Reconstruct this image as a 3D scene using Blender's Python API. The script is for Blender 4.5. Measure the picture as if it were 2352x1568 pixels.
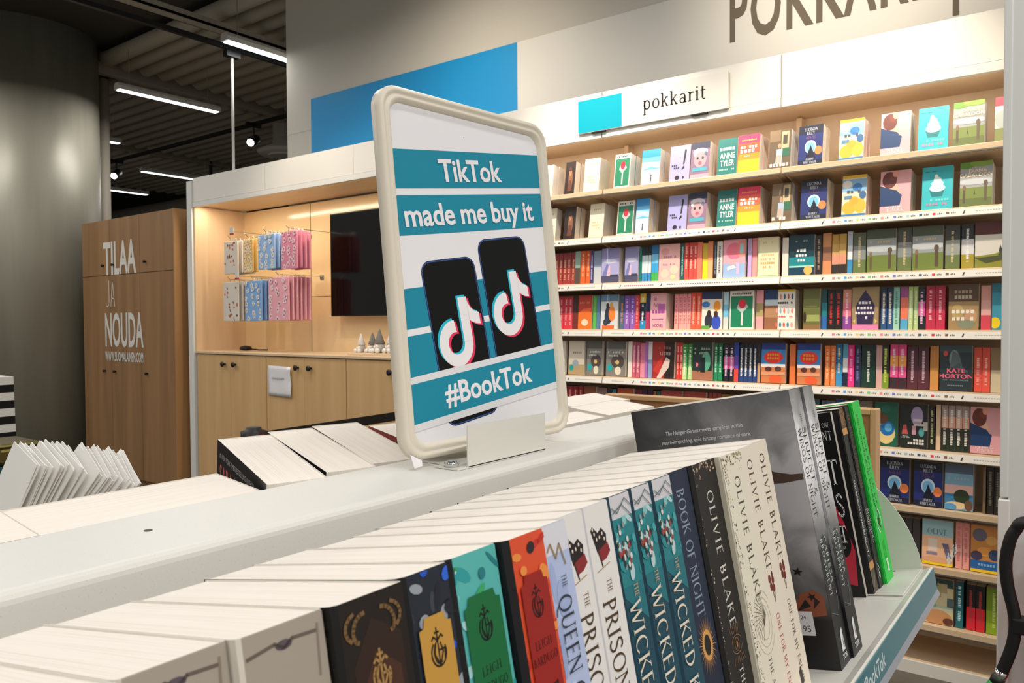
import bpy, bmesh, math, random
from mathutils import Vector, Matrix
for _o in list(bpy.data.objects): bpy.data.objects.remove(_o)
scene = bpy.context.scene
C = scene.collection
R = math.radians

# ---------------------------------------------------------------- camera
def look_matrix():
    # yaw 37.2 deg to the left of +Y, 1.5 deg down, 0.34 deg roll
    X = Vector((0.7966, 0.6045, -0.0059)); D = Vector((0.0108, -0.0240, -0.9997)); Fw = Vector((-0.6044, 0.7962, -0.0257))
    m = Matrix((X, -D, -Fw)).transposed().to_4x4()
    return m
cam_d = bpy.data.cameras.new('camera'); cam = bpy.data.objects.new('camera', cam_d); C.objects.link(cam)
cam_d.sensor_width = 36.0; cam_d.lens = 36.0 * 1790.0 / 2352.0
cam_d.clip_start = 0.02; cam_d.clip_end = 100
cam.matrix_world = Matrix.Translation((0, 0, 1.42)) @ look_matrix()
cam_d.dof.use_dof = True; cam_d.dof.focus_distance = 0.85; cam_d.dof.aperture_fstop = 30.0
scene.camera = cam

# ---------------------------------------------------------------- view, world
scene.view_settings.view_transform = 'Standard'
scene.view_settings.look = 'None'
scene.view_settings.gamma = 1.0
scene.view_settings.use_curve_mapping = False
scene.view_settings.exposure = 0.0
world = bpy.data.worlds.new('store_ambient'); scene.world = world
world.use_nodes = True
world.node_tree.nodes['Background'].inputs[0].default_value = (1.0, 0.95, 0.88, 1)
world.node_tree.nodes['Background'].inputs[1].default_value = 0.43

# light strengths used by the lamps built further down
LUM_W = 18.5      # each linear ceiling luminaire
SPOT_W = 165.0    # each shelf spotlight
NICHE_W = 15.0
BAY_W = 1.1     # led strip in the niche
LUM_COL = (1.0, 0.965, 0.92)
SPOT_COL = (1.0, 0.87, 0.70)

# ---------------------------------------------------------------- helpers
def lin(h):
    if not isinstance(h, str): return (h[0], h[1], h[2], 1.0)
    h = h.lstrip('#')
    if len(h) == 3: h = ''.join(c * 2 for c in h)
    out = []
    for i in (0, 2, 4):
        c = int(h[i:i + 2], 16) / 255.0
        out.append(c / 12.92 if c <= 0.04045 else ((c + 0.055) / 1.055) ** 2.4)
    return (out[0], out[1], out[2], 1.0)

def material(name, col, rough=0.5, metal=0.0, spec=0.5, emit=0.0, emit_col=None):
    m = bpy.data.materials.new(name); m.use_nodes = True
    b = m.node_tree.nodes['Principled BSDF']
    b.inputs['Base Color'].default_value = lin(col)
    b.inputs['Roughness'].default_value = rough
    b.inputs['Metallic'].default_value = metal
    b.inputs['Specular IOR Level'].default_value = spec
    if emit:
        b.inputs['Emission Color'].default_value = lin(emit_col or col)
        b.inputs['Emission Strength'].default_value = emit
    return m

def noisy(m, c1, c2, scale=(5, 5, 5), nscale=1.0, detail=4, lo=0.35, hi=0.65, bump=0.0, coord='Object', distort=0.0):
    nt = m.node_tree; N = nt.nodes; L = nt.links
    b = N['Principled BSDF']
    tc = N.new('ShaderNodeTexCoord'); mp = N.new('ShaderNodeMapping'); mp.inputs['Scale'].default_value = scale
    nz = N.new('ShaderNodeTexNoise'); nz.inputs['Scale'].default_value = nscale; nz.inputs['Detail'].default_value = detail
    nz.inputs['Distortion'].default_value = distort
    cr = N.new('ShaderNodeValToRGB'); cr.color_ramp.elements[0].position = lo; cr.color_ramp.elements[1].position = hi
    cr.color_ramp.elements[0].color = lin(c1); cr.color_ramp.elements[1].color = lin(c2)
    L.new(tc.outputs[coord], mp.inputs[0]); L.new(mp.outputs[0], nz.inputs[0]); L.new(nz.outputs[0], cr.inputs[0]); L.new(cr.outputs[0], b.inputs['Base Color'])
    if bump:
        bp = N.new('ShaderNodeBump'); bp.inputs['Strength'].default_value = bump; bp.inputs['Distance'].default_value = 0.002
        L.new(nz.outputs[0], bp.inputs['Height']); L.new(bp.outputs[0], b.inputs['Normal'])
    return m

def wood(name, c1, c2, axis='z', rough=0.5, s=1.0):
    k = {'x': (0.5 * s, 9 * s, 9 * s), 'y': (9 * s, 0.5 * s, 9 * s), 'z': (9 * s, 9 * s, 0.5 * s)}[axis]
    m = noisy(material(name, c1, rough), c1, c2, k, 1.6, 6, 0.25, 0.75, 0.05, distort=0.6)
    return m

M = {}
M['white'] = material('white_laminate', 'e9e6df', 0.45)
M['fascia'] = material('white_fascia_laminate', 'ece8df', 0.5)
M['post'] = material('white_post_paint', 'dfe0dc', 0.5)
M['wall'] = material('warm_grey_wall_paint', 'ccc7bc', 0.8)
M['band'] = material('white_band_paint', 'e2dfd8', 0.7)
M['blue'] = material('blue_vinyl', '0a94d4', 0.5)
M['cyan'] = material('cyan_vinyl', '10bfd8', 0.5)
M['letter'] = material('brown_grey_lettering', '6f6558', 0.6)
M['ink'] = material('dark_ink', '2a2624', 0.6)
M['oak'] = wood('light_oak_veneer', 'd8bb96', 'e3c8a6', 'z', 0.45)
M['oak_x'] = wood('light_oak_shelf_veneer', 'd3b896', 'e0c8a8', 'x', 0.35)
M['oak_back'] = wood('pale_oak_back_panel', 'e0c7a8', 'e7d0b2', 'z', 0.4, 0.5)
M['niche_back'] = noisy(material('glossy_cream_back_panel', 'e0bc80', 0.14), 'e8c896', 'ecd0a2', (3, 3, 3), 1.0)
M['locker'] = wood('brown_oak_locker', '83603d', 'a07a52', 'z', 0.55, 0.7)
M['locker_side'] = wood('warm_oak_locker_side', '9c7044', 'b08656', 'z', 0.55, 0.7)
M['cupboard'] = wood('honey_oak_cupboard', 'cba26e', 'd9b480', 'z', 0.5, 0.8)
M['black'] = material('black_plastic', '0b0b0b', 0.45)
M['knob'] = material('black_knob', '141210', 0.4)
M['screen'] = material('black_screen_glass', '030303', 0.12, spec=0.25)
M['steel'] = material('steel', 'b8b8b6', 0.3, 1.0)
M['chrome'] = material('chrome', 'cfcfcf', 0.12, 1.0)
M['rail'] = material('white_price_rail', 'e7e3db', 0.35)
M['gondola'] = noisy(material('dusty_white_painted_steel', 'd9d8d3', 0.42), 'b9b9b4', 'dedcd6', (260, 260, 260), 5.0, 3, 0.25, 0.34)
M['gondola_plain'] = material('white_enamel', 'dcdad2', 0.32)
M['floor'] = noisy(material('grey_vinyl_floor', '5b574e', 0.45), '565249', '625e55', (4, 4, 4), 2.0)
M['ceil'] = material('dark_steel_deck', '3a3731', 0.7)
M['duct'] = material('dull_grey_pipe', 'a39b8c', 0.6)
M['lum'] = material('luminaire_white_housing', 'd8d5cd', 0.5)
M['lumglow'] = material('luminaire_glow', 'ffffff', 0.5, emit=7.0, emit_col=(0.9, 0.97, 1.0))
M['spotglow'] = material('spot_glow', 'ffffff', 0.5, emit=12.0, emit_col=(1.0, 0.95, 0.85))
M['nicheglow'] = material('led_strip_glow', 'ffffff', 0.5, emit=10.0, emit_col=(1.0, 0.86, 0.66))
M['track'] = material('black_track', '0a0a0a', 0.5)
M['column'] = noisy(material('satin_grey_green_cladding', '8f8b7c', 0.45, 0.2), '8f8b7c', '9a9687', (3, 3, 0.3), 2.0)
M['frame'] = material('ivory_plastic', 'dcd4c3', 0.35)
M['paper'] = material('white_paper', 'e6e5e8', 0.7)
M['card'] = material('white_card', 'f0eeea', 0.6)
M['red'] = material('red_enamel', 'b3141a', 0.3)
M['green'] = material('green_plastic', '1f9a3c', 0.4)
M['rubber'] = material('black_rubber', '0c0c0c', 0.5)
M['panel_wood'] = wood('mid_oak_end_panel', '93653a', 'a9794a', 'z', 0.5, 2)
M['panel_edge'] = wood('pale_oak_edging', 'c2976a', 'cda676', 'z', 0.5, 2)
M['metal_lip'] = material('brushed_metal_lip', '8f8a83', 0.35, 0.9)

def attr_material(name, rough, coat=0.0):
    m = material(name, 'ffffff', rough)
    nt = m.node_tree; a = nt.nodes.new('ShaderNodeAttribute'); a.attribute_name = 'Col'
    nt.links.new(a.outputs['Color'], nt.nodes['Principled BSDF'].inputs['Base Color'])
    return m
M['print'] = attr_material('printed_card', 0.42)
M['print_matt'] = attr_material('printed_paper', 0.7); M['print_matt'].node_tree.nodes['Principled BSDF'].inputs['Specular IOR Level'].default_value = 0.2
M['print_strip'] = attr_material('glossy_strip_print', 0.18)

def smoky_material(name, lo, hi, zc, zw, ydir):
    # printed smoke: cloud noise, palest in a belt of the artwork, as the cover is printed
    m = material(name, '202020', 0.38); nt = m.node_tree; N = nt.nodes; L = nt.links; b = N['Principled BSDF']
    tc = N.new('ShaderNodeTexCoord'); nz = N.new('ShaderNodeTexNoise'); nz.inputs['Scale'].default_value = 22; nz.inputs['Detail'].default_value = 4; nz.inputs['Distortion'].default_value = 0.7
    sp = N.new('ShaderNodeSeparateXYZ'); L.new(tc.outputs['Object'], nz.inputs[0]); L.new(tc.outputs['Object'], sp.inputs[0])
    def mm(op, a, bb):
        n = N.new('ShaderNodeMath'); n.operation = op
        for i, v in enumerate((a, bb)):
            if v is None: continue
            if isinstance(v, (int, float)): n.inputs[i].default_value = v
            else: L.new(v, n.inputs[i])
        return n.outputs[0]
    belt = mm('MAXIMUM', mm('SUBTRACT', 1.0, mm('DIVIDE', mm('ABSOLUTE', mm('SUBTRACT', sp.outputs[2], zc), None), zw)), 0.0)
    if ydir: belt = mm('MULTIPLY', belt, mm('MAXIMUM', mm('SUBTRACT', 1.15, mm('MULTIPLY', sp.outputs[1], ydir)), 0.0))
    v = mm('MULTIPLY', belt, mm('ADD', mm('MULTIPLY', nz.outputs[0], 1.3), -0.05))
    cr = N.new('ShaderNodeValToRGB'); cr.color_ramp.elements[0].position = 0.02; cr.color_ramp.elements[1].position = 0.52
    cr.color_ramp.elements[0].color = lin(lo); cr.color_ramp.elements[1].color = lin(hi)
    L.new(v, cr.inputs[0]); L.new(cr.outputs[0], b.inputs['Base Color'])
    return m
M['smoke_back'] = smoky_material('smoky_back_cover_print', '131216', 'b4b4b8', .152, .115, 6.5)
M['smoke_spine'] = smoky_material('smoky_spine_print', '0e0d10', 'eeedee', .178, .085, 0.0)

def page_material():
    # paper stack: fine lines between the leaves, which lie side by side along local X
    m = material('paper_page_edges', 'e6dacb', 0.8)
    nt = m.node_tree; N = nt.nodes; L = nt.links; b = N['Principled BSDF']
    tc = N.new('ShaderNodeTexCoord'); mp = N.new('ShaderNodeMapping'); mp.inputs['Scale'].default_value = (1500, 6, 6)
    nz = N.new('ShaderNodeTexNoise'); nz.inputs['Scale'].default_value = 1.0; nz.inputs['Detail'].default_value = 3
    cr = N.new('ShaderNodeValToRGB')
    cr.color_ramp.elements[0].position = 0.22; cr.color_ramp.elements[0].color = lin('dccfc0')
    cr.color_ramp.elements[1].position = 0.5; cr.color_ramp.elements[1].color = lin('f0e8de')
    bp = N.new('ShaderNodeBump'); bp.inputs['Strength'].default_value = 0.06; bp.inputs['Distance'].default_value = 0.0006
    L.new(tc.outputs['Object'], mp.inputs[0]); L.new(mp.outputs[0], nz.inputs[0]); L.new(nz.outputs[0], cr.inputs[0]); L.new(cr.outputs[0], b.inputs['Base Color'])
    L.new(nz.outputs[0], bp.inputs['Height']); L.new(bp.outputs[0], b.inputs['Normal'])
    return m
M['pages'] = page_material()

def mk(name, V, F, mat, parent=None, cols=None, smooth=False, bevel=0.0):
    me = bpy.data.meshes.new(name); me.from_pydata([tuple(v) for v in V], [], F); me.update()
    if cols is not None:
        at = me.color_attributes.new('Col', 'FLOAT_COLOR', 'CORNER')
        buf = []
        for p in me.polygons:
            buf.extend(list(cols[p.index]) * p.loop_total)
        at.data.foreach_set('color', buf)
    if smooth:
        me.polygons.foreach_set('use_smooth', [True] * len(me.polygons))
    me.materials.append(M[mat] if isinstance(mat, str) else mat)
    o = bpy.data.objects.new(name, me); C.objects.link(o)
    if parent: o.parent = parent
    if bevel:
        md = o.modifiers.new('soft_edges', 'BEVEL'); md.width = bevel; md.segments = 2; md.limit_method = 'ANGLE'
    return o

def empty(name, loc=(0, 0, 0), rot=None):
    o = bpy.data.objects.new(name, None); C.objects.link(o); o.empty_display_size = 0.05
    m = Matrix.Translation(loc)
    if rot is not None: m = m @ rot.to_4x4()
    o.matrix_world = m
    return o

def tag(o, label, cat, group=None):
    o['label'] = label; o['category'] = cat
    if group: o['group'] = group
    return o
def struct(o):
    o['kind'] = 'structure'; return o

class MB:
    def __init__(s): s.V = []; s.F = []; s.C = []
    def add(s, V, F, col=None):
        n = len(s.V); s.V += [tuple(v) for v in V]; s.F += [tuple(i + n for i in f) for f in F]; s.C += [col] * len(F); return s
    def box(s, x0, x1, y0, y1, z0, z1, col=None):
        V = [(x, y, z) for z in (z0, z1) for y in (y0, y1) for x in (x0, x1)]
        return s.add(V, [(0, 2, 3, 1), (4, 5, 7, 6), (0, 1, 5, 4), (2, 6, 7, 3), (0, 4, 6, 2), (1, 3, 7, 5)], col)
    def prism(s, pts, axis, a, b, col=None):
        # polygon pts in the other two axes (cyclic order), from a to b along axis
        def P(p, t):
            return {'x': (t, p[0], p[1]), 'y': (p[0], t, p[1]), 'z': (p[0], p[1], t)}[axis]
        n = len(pts); V = [P(p, a) for p in pts] + [P(p, b) for p in pts]
        F = [tuple(range(n)), tuple(range(2 * n - 1, n - 1, -1))] + [(i, i + n, (i + 1) % n + n, (i + 1) % n) for i in range(n)]
        return s.add(V, F, col)
    def tube(s, path, r, seg=10, col=None, cap=True):
        path = [Vector(p) for p in path]; rr = r if isinstance(r, (list, tuple)) else [r] * len(path)
        V = []; F = []; up = None
        for i, p in enumerate(path):
            d = (path[min(i + 1, len(path) - 1)] - path[max(i - 1, 0)]).normalized()
            if up is None:
                up = Vector((0, 0, 1)) if abs(d.z) < 0.9 else Vector((1, 0, 0))
            a = d.cross(up).normalized(); up = a.cross(d).normalized()
            for k in range(seg):
                t = 2 * math.pi * k / seg
                V.append(p + (a * math.cos(t) + up * math.sin(t)) * rr[i])
        for i in range(len(path) - 1):
            for k in range(seg):
                F.append((i * seg + k, i * seg + (k + 1) % seg, (i + 1) * seg + (k + 1) % seg, (i + 1) * seg + k))
        if cap:
            F.append(tuple(range(seg - 1, -1, -1))); n = (len(path) - 1) * seg; F.append(tuple(n + k for k in range(seg)))
        return s.add(V, F, col)
    def lathe(s, prof, c=(0, 0, 0), seg=20, col=None, axis='z'):
        V = []; F = []
        for r, z in prof:
            for k in range(seg):
                t = 2 * math.pi * k / seg; x, y = r * math.cos(t), r * math.sin(t)
                V.append({'z': (c[0] + x, c[1] + y, c[2] + z), 'y': (c[0] + x, c[1] + z, c[2] + y), 'x': (c[0] + z, c[1] + x, c[2] + y)}[axis])
        n = len(prof)
        for i in range(n - 1):
            for k in range(seg):
                F.append((i * seg + k, i * seg + (k + 1) % seg, (i + 1) * seg + (k + 1) % seg, (i + 1) * seg + k))
        F.append(tuple(range(seg - 1, -1, -1))); F.append(tuple((n - 1) * seg + k for k in range(seg)))
        return s.add(V, F, col)
    def build(s, name, mat, parent=None, smooth=False, bevel=0.0):
        cols = s.C if any(c is not None for c in s.C) else None
        return mk(name, s.V, s.F, mat, parent, cols, smooth, bevel)

def bx(name, mat, x0, x1, y0, y1, z0, z1, parent=None, bevel=0.0):
    return MB().box(x0, x1, y0, y1, z0, z1).build(name, mat, parent, False, bevel)

# ---------------------------------------------------------------- lettering: built-in sans glyphs and drawn serif capitals
GL = {}
def bake_glyphs():
    chars = sorted(set('ABCDEFGHIJKLMNOPQRSTUVWXYZabcdefghijklmnopqrstuvwxyz0123456789#.,-&\'|…'))
    cu = bpy.data.curves.new('glyph', 'FONT'); cu.resolution_u = 3
    ob = bpy.data.objects.new('glyph', cu); C.objects.link(ob)
    def ev(txt, off):
        cu.body = txt; cu.offset = off
        bpy.context.view_layer.update()
        e = ob.evaluated_get(bpy.context.evaluated_depsgraph_get()); me = e.to_mesh()
        V = [(v.co.x, v.co.y) for v in me.vertices]; F = [tuple(p.vertices) for p in me.polygons]
        e.to_mesh_clear(); return V, F
    V, F = ev('H', 0); cap = max(v[1] for v in V)
    w = lambda t: (lambda VV: max(v[0] for v in VV) - min(v[0] for v in VV))(ev(t, 0)[0])
    hh = w('HH')
    for c in chars:
        adv = (w('H' + c + 'H') - hh) / cap
        for lv, off in ((0, 0.0), (1, 0.012), (2, 0.024)):
            V, F = ev(c, off)
            GL[(c, lv)] = ([(x / cap, y / cap) for x, y in V], F, adv)
    bpy.data.objects.remove(ob); bpy.data.curves.remove(cu)
bake_glyphs()

def ring(cx, cy, rx, ry, a0, a1, tx, ty, n=14):
    out = []
    for i in range(n):
        q = []
        for a in (a0 + (a1 - a0) * i / n, a0 + (a1 - a0) * (i + 1) / n):
            a = R(a); q.append(((cx + rx * math.cos(a), cy + ry * math.sin(a)), (cx + (rx - tx) * math.cos(a), cy + (ry - ty) * math.sin(a))))
        out.append([q[0][0], q[1][0], q[1][1], q[0][1]])
    return out
def seg(x0, y0, x1, y1, w):
    # stroke with horizontal ends of width w
    return [[(x0 - w / 2, y0), (x0 + w / 2, y0), (x1 + w / 2, y1), (x1 - w / 2, y1)]]
def bar(x0, x1, y, t=0.06): return [[(x0, y - t / 2), (x1, y - t / 2), (x1, y + t / 2), (x0, y + t / 2)]]
def path2(pts, w):
    out = []
    for i in range(len(pts) - 1):
        a = Vector(pts[i]); b = Vector(pts[i + 1]); d = (b - a)
        if d.length < 1e-9: continue
        d.normalize(); n = Vector((-d.y, d.x)) * w / 2; e = d * w * 0.3
        out.append([tuple(a - n - e), tuple(b - n + e), tuple(b + n + e), tuple(a + n - e)])
    return out
T, t_ = 0.13, 0.055
def ft(x): return bar(x - 0.13, x + 0.13, 0.02, 0.04)
def hd(x): return bar(x - 0.13, x + 0.13, 0.98, 0.04)
SER = {
 'A': (seg(.08, 0, .42, 1, t_) + seg(.78, 0, .42, 1, T) + bar(.2, .66, .34) + ft(.08) + ft(.78), .88),
 'B': (seg(.15, 0, .15, 1, T) + ring(.2, .75, .34, .25, -90, 90, .12, .05) + ring(.2, .26, .4, .27, -90, 90, .13, .05) + bar(.05, .25, .98) + bar(.05, .25, .02), .68),
 'C': (ring(.46, .5, .42, .51, 42, 318, .13, .05), .84),
 'D': (seg(.15, 0, .15, 1, T) + ring(.2, .5, .56, .5, -90, 90, .13, .05) + bar(.05, .25, .98) + bar(.05, .25, .02), .84),
 'E': (seg(.15, 0, .15, 1, T) + bar(.05, .56, .975, .05) + bar(.15, .5, .52, .05) + bar(.05, .6, .025, .05), .64),
 'F': (seg(.15, 0, .15, 1, T) + bar(.05, .56, .975, .05) + bar(.15, .5, .5, .05) + ft(.15), .58),
 'G': (ring(.46, .5, .42, .51, 42, 318, .13, .05) + seg(.76, .08, .76, .42, T) + bar(.62, .88, .42, .05), .9),
 'H': (seg(.15, 0, .15, 1, T) + seg(.68, 0, .68, 1, T) + bar(.15, .68, .52, .05) + ft(.15) + ft(.68) + hd(.15) + hd(.68), .84),
 'I': (seg(.15, 0, .15, 1, T) + ft(.15) + hd(.15), .32),
 'J': (seg(.2, .0, .2, 1, T) + ring(.05, 0, .21, .25, 200, 360, .1, .05, 6) + hd(.2), .38),
 'K': (seg(.15, 0, .15, 1, T) + seg(.18, .42, .62, 1, t_) + seg(.32, .55, .72, 0, T) + ft(.15) + hd(.15) + ft(.72) + hd(.6), .8),
 'L': (seg(.15, 0, .15, 1, T) + hd(.15) + bar(.05, .58, .025, .05) + seg(.56, 0, .58, .2, .04), .62),
 'M': (seg(.12, 0, .16, 1, t_) + seg(.16, 1, .48, .1, T) + seg(.48, .1, .84, 1, t_) + seg(.86, 0, .84, 1, T) + ft(.12) + ft(.86), 1.0),
 'N': (seg(.12, 0, .12, 1, t_) + seg(.12, 1, .7, 0, T) + seg(.7, 0, .7, 1, t_) + ft(.12) + hd(.7) + hd(.1), .84),
 'O': (ring(.46, .5, .43, .51, 0, 360, .13, .05, 24), .92),
 'P': (seg(.15, 0, .15, 1, T) + ring(.2, .72, .38, .28, -90, 90, .12, .05) + bar(.05, .25, .98) + ft(.15), .62),
 'Q': (ring(.46, .5, .43, .51, 0, 360, .13, .05, 24) + path2([(.42, .0), (.62, -.18), (.95, -.26)], .07), .92),
 'R': (seg(.15, 0, .15, 1, T) + ring(.2, .73, .36, .27, -90, 90, .12, .05) + bar(.05, .25, .98) + seg(.32, .48, .7, 0, T) + ft(.15) + ft(.72), .74),
 'S': (path2([(.56, .84), (.46, .95), (.3, .98), (.14, .9), (.11, .74), (.22, .61), (.45, .46), (.57, .32), (.55, .14), (.4, .02), (.22, .03), (.08, .16)], .1), .66),
 'T': (seg(.38, 0, .38, 1, T) + bar(.02, .74, .97, .055) + ft(.38) + seg(.03, .82, .03, 1, .04) + seg(.73, .82, .73, 1, .04), .76),
 'U': (seg(.14, .32, .14, 1, T) + seg(.7, .3, .7, 1, t_) + ring(.41, .32, .335, .34, 180, 360, .12, .06) + hd(.14) + hd(.7), .84),
 'V': (seg(.08, 1, .42, 0, T) + seg(.42, 0, .76, 1, t_) + hd(.08) + hd(.76), .84),
 'W': (seg(.08, 1, .34, 0, T) + seg(.34, 0, .58, .95, t_) + seg(.56, .95, .82, 0, T) + seg(.82, 0, 1.08, 1, t_) + hd(.08) + hd(1.08), 1.16),
 'X': (seg(.1, 1, .72, 0, T) + seg(.1, 0, .7, 1, t_) + ft(.1) + ft(.72) + hd(.1) + hd(.7), .82),
 'Y': (seg(.08, 1, .42, .45, T) + seg(.42, .45, .74, 1, t_) + seg(.42, 0, .42, .48, T) + ft(.42) + hd(.08) + hd(.74), .82),
 'Z': (seg(.08, 0, .6, 1, T) + bar(.08, .64, .975, .05) + bar(.04, .68, .025, .05), .72),
 '&': (path2([(.86, .06), (.7, .05), (.3, .66), (.3, .86), (.42, .97), (.54, .88), (.52, .7), (.2, .42), (.1, .22), (.2, .05), (.42, .02), (.62, .16), (.74, .44)], .085), .94),
 "'": (seg(.1, .7, .13, 1, .08), .24), '.': (seg(.1, 0, .1, .12, .11), .24), '-': (bar(.05, .35, .4), .4), ' ': ([], .34),
}
# slab letters for the shelf sign
def sl(x, y): return bar(x - .15, x + .15, y, .075)
SLAB = {
 'p': (seg(.2, -.42, .2, .74, .165) + ring(.44, .36, .36, .39, 0, 360, .15, .10, 22) + sl(.18, -.4) + bar(.02, .2, .71, .075), .9),
 'o': (ring(.42, .36, .38, .4, 0, 360, .155, .10, 22), .86),
 'k': (seg(.18, 0, .18, 1.08, .165) + path2([(.2, .3), (.62, .7)], .085) + path2([(.36, .44), (.68, .02)], .12) + sl(.18, .035) + bar(.0, .18, 1.05, .075) + sl(.68, .035) + sl(.6, .71), .88),
 'a': (ring(.34, .2, .29, .22, 0, 360, .12, .075, 20) + seg(.58, 0, .58, .52, .16) + ring(.36, .5, .285, .25, 0, 150, .12, .075, 12) + bar(.5, .76, .035, .075), .82),
 'r': (seg(.2, 0, .2, .74, .165) + ring(.46, .44, .28, .3, 60, 160, .1, .1, 8) + sl(.2, .035) + bar(.02, .2, .71, .075), .66),
 'i': (seg(.2, 0, .2, .74, .165) + sl(.2, .035) + bar(.02, .2, .71, .075) + ring(.19, .98, .085, .085, 0, 360, .084, .084, 12), .42),
 't': (seg(.24, .16, .24, .98, .165) + ring(.42, .18, .245, .2, 180, 300, .12, .08, 8) + bar(.04, .52, .7, .075), .58),
}

class Art:
    """flat print: coloured polygons in layers, u to the right, v up, in metres"""
    def __init__(s, dz=5e-5): s.V = []; s.F = []; s.C = []; s.z = dz; s.dz = dz
    def up(s): s.z += s.dz; return s
    def poly(s, pts, col, bump=True):
        n = len(s.V); s.V += [(p[0], p[1], s.z) for p in pts]; s.F.append(tuple(range(n, n + len(pts)))); s.C.append(lin(col))
        if bump: s.z += s.dz
        return s
    def rect(s, x0, y0, x1, y1, col, bump=True): return s.poly([(x0, y0), (x1, y0), (x1, y1), (x0, y1)], col, bump)
    def ell(s, cx, cy, rx, ry, col, n=20, bump=True, rot=0):
        c_, s_ = math.cos(R(rot)), math.sin(R(rot))
        return s.poly([(cx + rx * math.cos(2 * math.pi * k / n) * c_ - ry * math.sin(2 * math.pi * k / n) * s_, cy + rx * math.cos(2 * math.pi * k / n) * s_ + ry * math.sin(2 * math.pi * k / n) * c_) for k in range(n)], col, bump)
    def line(s, pts, w, col, bump=True):
        for q in path2(pts, w): s.poly(q, col, False)
        if bump: s.z += s.dz
        return s
    def width(s, txt, size, font='sans', sx=1.0, sp=0.0):
        if font == 'sans': return sum((GL[(c, 0)][2] if c != ' ' else .36) + sp for c in txt) * size * sx
        tab = SER if font == 'serif' else SLAB
        return sum(tab[c][1] + sp + .06 for c in txt) * size * sx
    def text(s, txt, x, y, size, col, rot=0.0, font='sans', sx=1.0, bold=0, align='l', sp=0.0, italic=0.0, bump=True):
        w = s.width(txt, size, font, sx, sp)
        ox = {'l': 0, 'c': -w / 2, 'r': -w}[align]; cr, sr = math.cos(R(rot)), math.sin(R(rot)); cc = lin(col)
        for c in txt:
            if font == 'sans':
                if c == ' ': ox += (.36 + sp) * size * sx; continue
                V, F, adv = GL[(c, bold)]; polys = None
            else:
                ps, adv = (SER if font == 'serif' else SLAB)[c]; adv += .06
                V = []; F = []
                for p in ps: F.append(tuple(range(len(V), len(V) + len(p)))); V += p
            n = len(s.V)
            for vx, vy in V:
                a = ox + (vx + italic * vy) * size * sx; b = vy * size
                s.V.append((x + a * cr - b * sr, y + a * sr + b * cr, s.z))
            for f in F: s.F.append(tuple(n + i for i in f)); s.C.append(cc)
            ox += (adv + sp) * size * sx
        if bump: s.z += s.dz
        return s
    def clip(s, x0, y0, x1, y1):
        # keep the print inside its sheet
        out = Art(s.dz); out.z = s.z
        for f, c in zip(s.F, s.C):
            P = [s.V[i] for i in f]
            for ax, lim, sg in ((0, x0, 1), (0, x1, -1), (1, y0, 1), (1, y1, -1)):
                Q = []
                for i in range(len(P)):
                    a = P[i]; b = P[(i + 1) % len(P)]; da = (a[ax] - lim) * sg; db = (b[ax] - lim) * sg
                    if da >= 0: Q.append(a)
                    if (da >= 0) != (db >= 0):
                        t = da / (da - db); Q.append(tuple(a[k] + (b[k] - a[k]) * t for k in range(3)))
                P = Q
                if len(P) < 3: break
            if len(P) >= 3:
                n = len(out.V); out.V += P; out.F.append(tuple(range(n, n + len(P)))); out.C.append(c)
        s.V, s.F, s.C = out.V, out.F, out.C
        return s
    def build(s, name, parent, O, U, V, mat='print'):
        O, U, V = Vector(O), Vector(U), Vector(V); N = U.cross(V)
        return mk(name, [O + U * a + V * b + N * c for a, b, c in s.V], s.F, mat, parent, s.C)

# ---------------------------------------------------------------- a book: spine looks along local -Y, thickness along X, depth along +Y
def book(name, t, d, h, spine, front=None, back=None, pages=True, cov=0.0005, inset=0.0006, trim=0.0006, hinge=0.0):
    root = empty(name)
    front = front or spine; back = back or spine
    m = MB(); cs, cf, cb = lin(spine), lin(front), lin(back)
    r = min(0.0012, t * 0.15)
    inner = lin('e6e0d6')
    # back board, spine with eased corners, front board
    hg = max(hinge, r); hy = max(r, hinge * 1.6)
    out = [(0, d), (0, hy), (hg * .3, hy * .3), (hg, 0), (t - r, 0), (t - r * .3, r * .3), (t, r), (t, d)]
    inn = [(cov, d), (cov, hy + cov), (cov + hg * .3, cov + hy * .3), (cov + hg, cov), (t - cov - r * .3, cov), (t - cov, cov + r * .3), (t - cov, r + cov), (t - cov, d)]
    n = len(out); V = [(x, y, 0) for x, y in out] + [(x, y, h) for x, y in out] + [(x, y, 0) for x, y in inn] + [(x, y, h) for x, y in inn]
    F = []; K = []
    for i in range(n - 1):
        c = cb if i == 0 or (hinge and i < 3) else (cf if i == n - 2 else cs)
        F.append((i, i + 1, n + i + 1, n + i)); K.append(c)
        F.append((2 * n + i, 3 * n + i, 3 * n + i + 1, 2 * n + i + 1)); K.append(inner)
        F.append((n + i, n + i + 1, 3 * n + i + 1, 3 * n + i)); K.append(inner)
        F.append((i, 2 * n + i, 2 * n + i + 1, i + 1)); K.append(inner)
    for i in (0, n - 1):
        F.append((i, n + i, 3 * n + i, 2 * n + i) if i else (i, 2 * n + i, 3 * n + i, n + i)); K.append(inner)
    mk('cover', V, F, 'print', root, K)
    if pages:
        pg = [(x, min(y, d - inset)) for x, y in inn]
        m2 = MB().prism(pg, 'z', trim, h - trim); m2.F[1] = tuple(m2.F[1]); m2.build('page_block', 'pages', root)
    return root
def spine_print(root, art, t, h):
    art.clip(root.get('hinge_w', 0.0004), 0.0004, t - 0.0004, h - 0.0004); return art.build('spine_print', root, (0, 0, 0), (1, 0, 0), (0, 0, 1))
def front_print(root, art, t, d, h):
    art.clip(0, 0, d - .0003, h); return art.build('front_print', root, (t, 0, 0), (0, 1, 0), (0, 0, 1))
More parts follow.
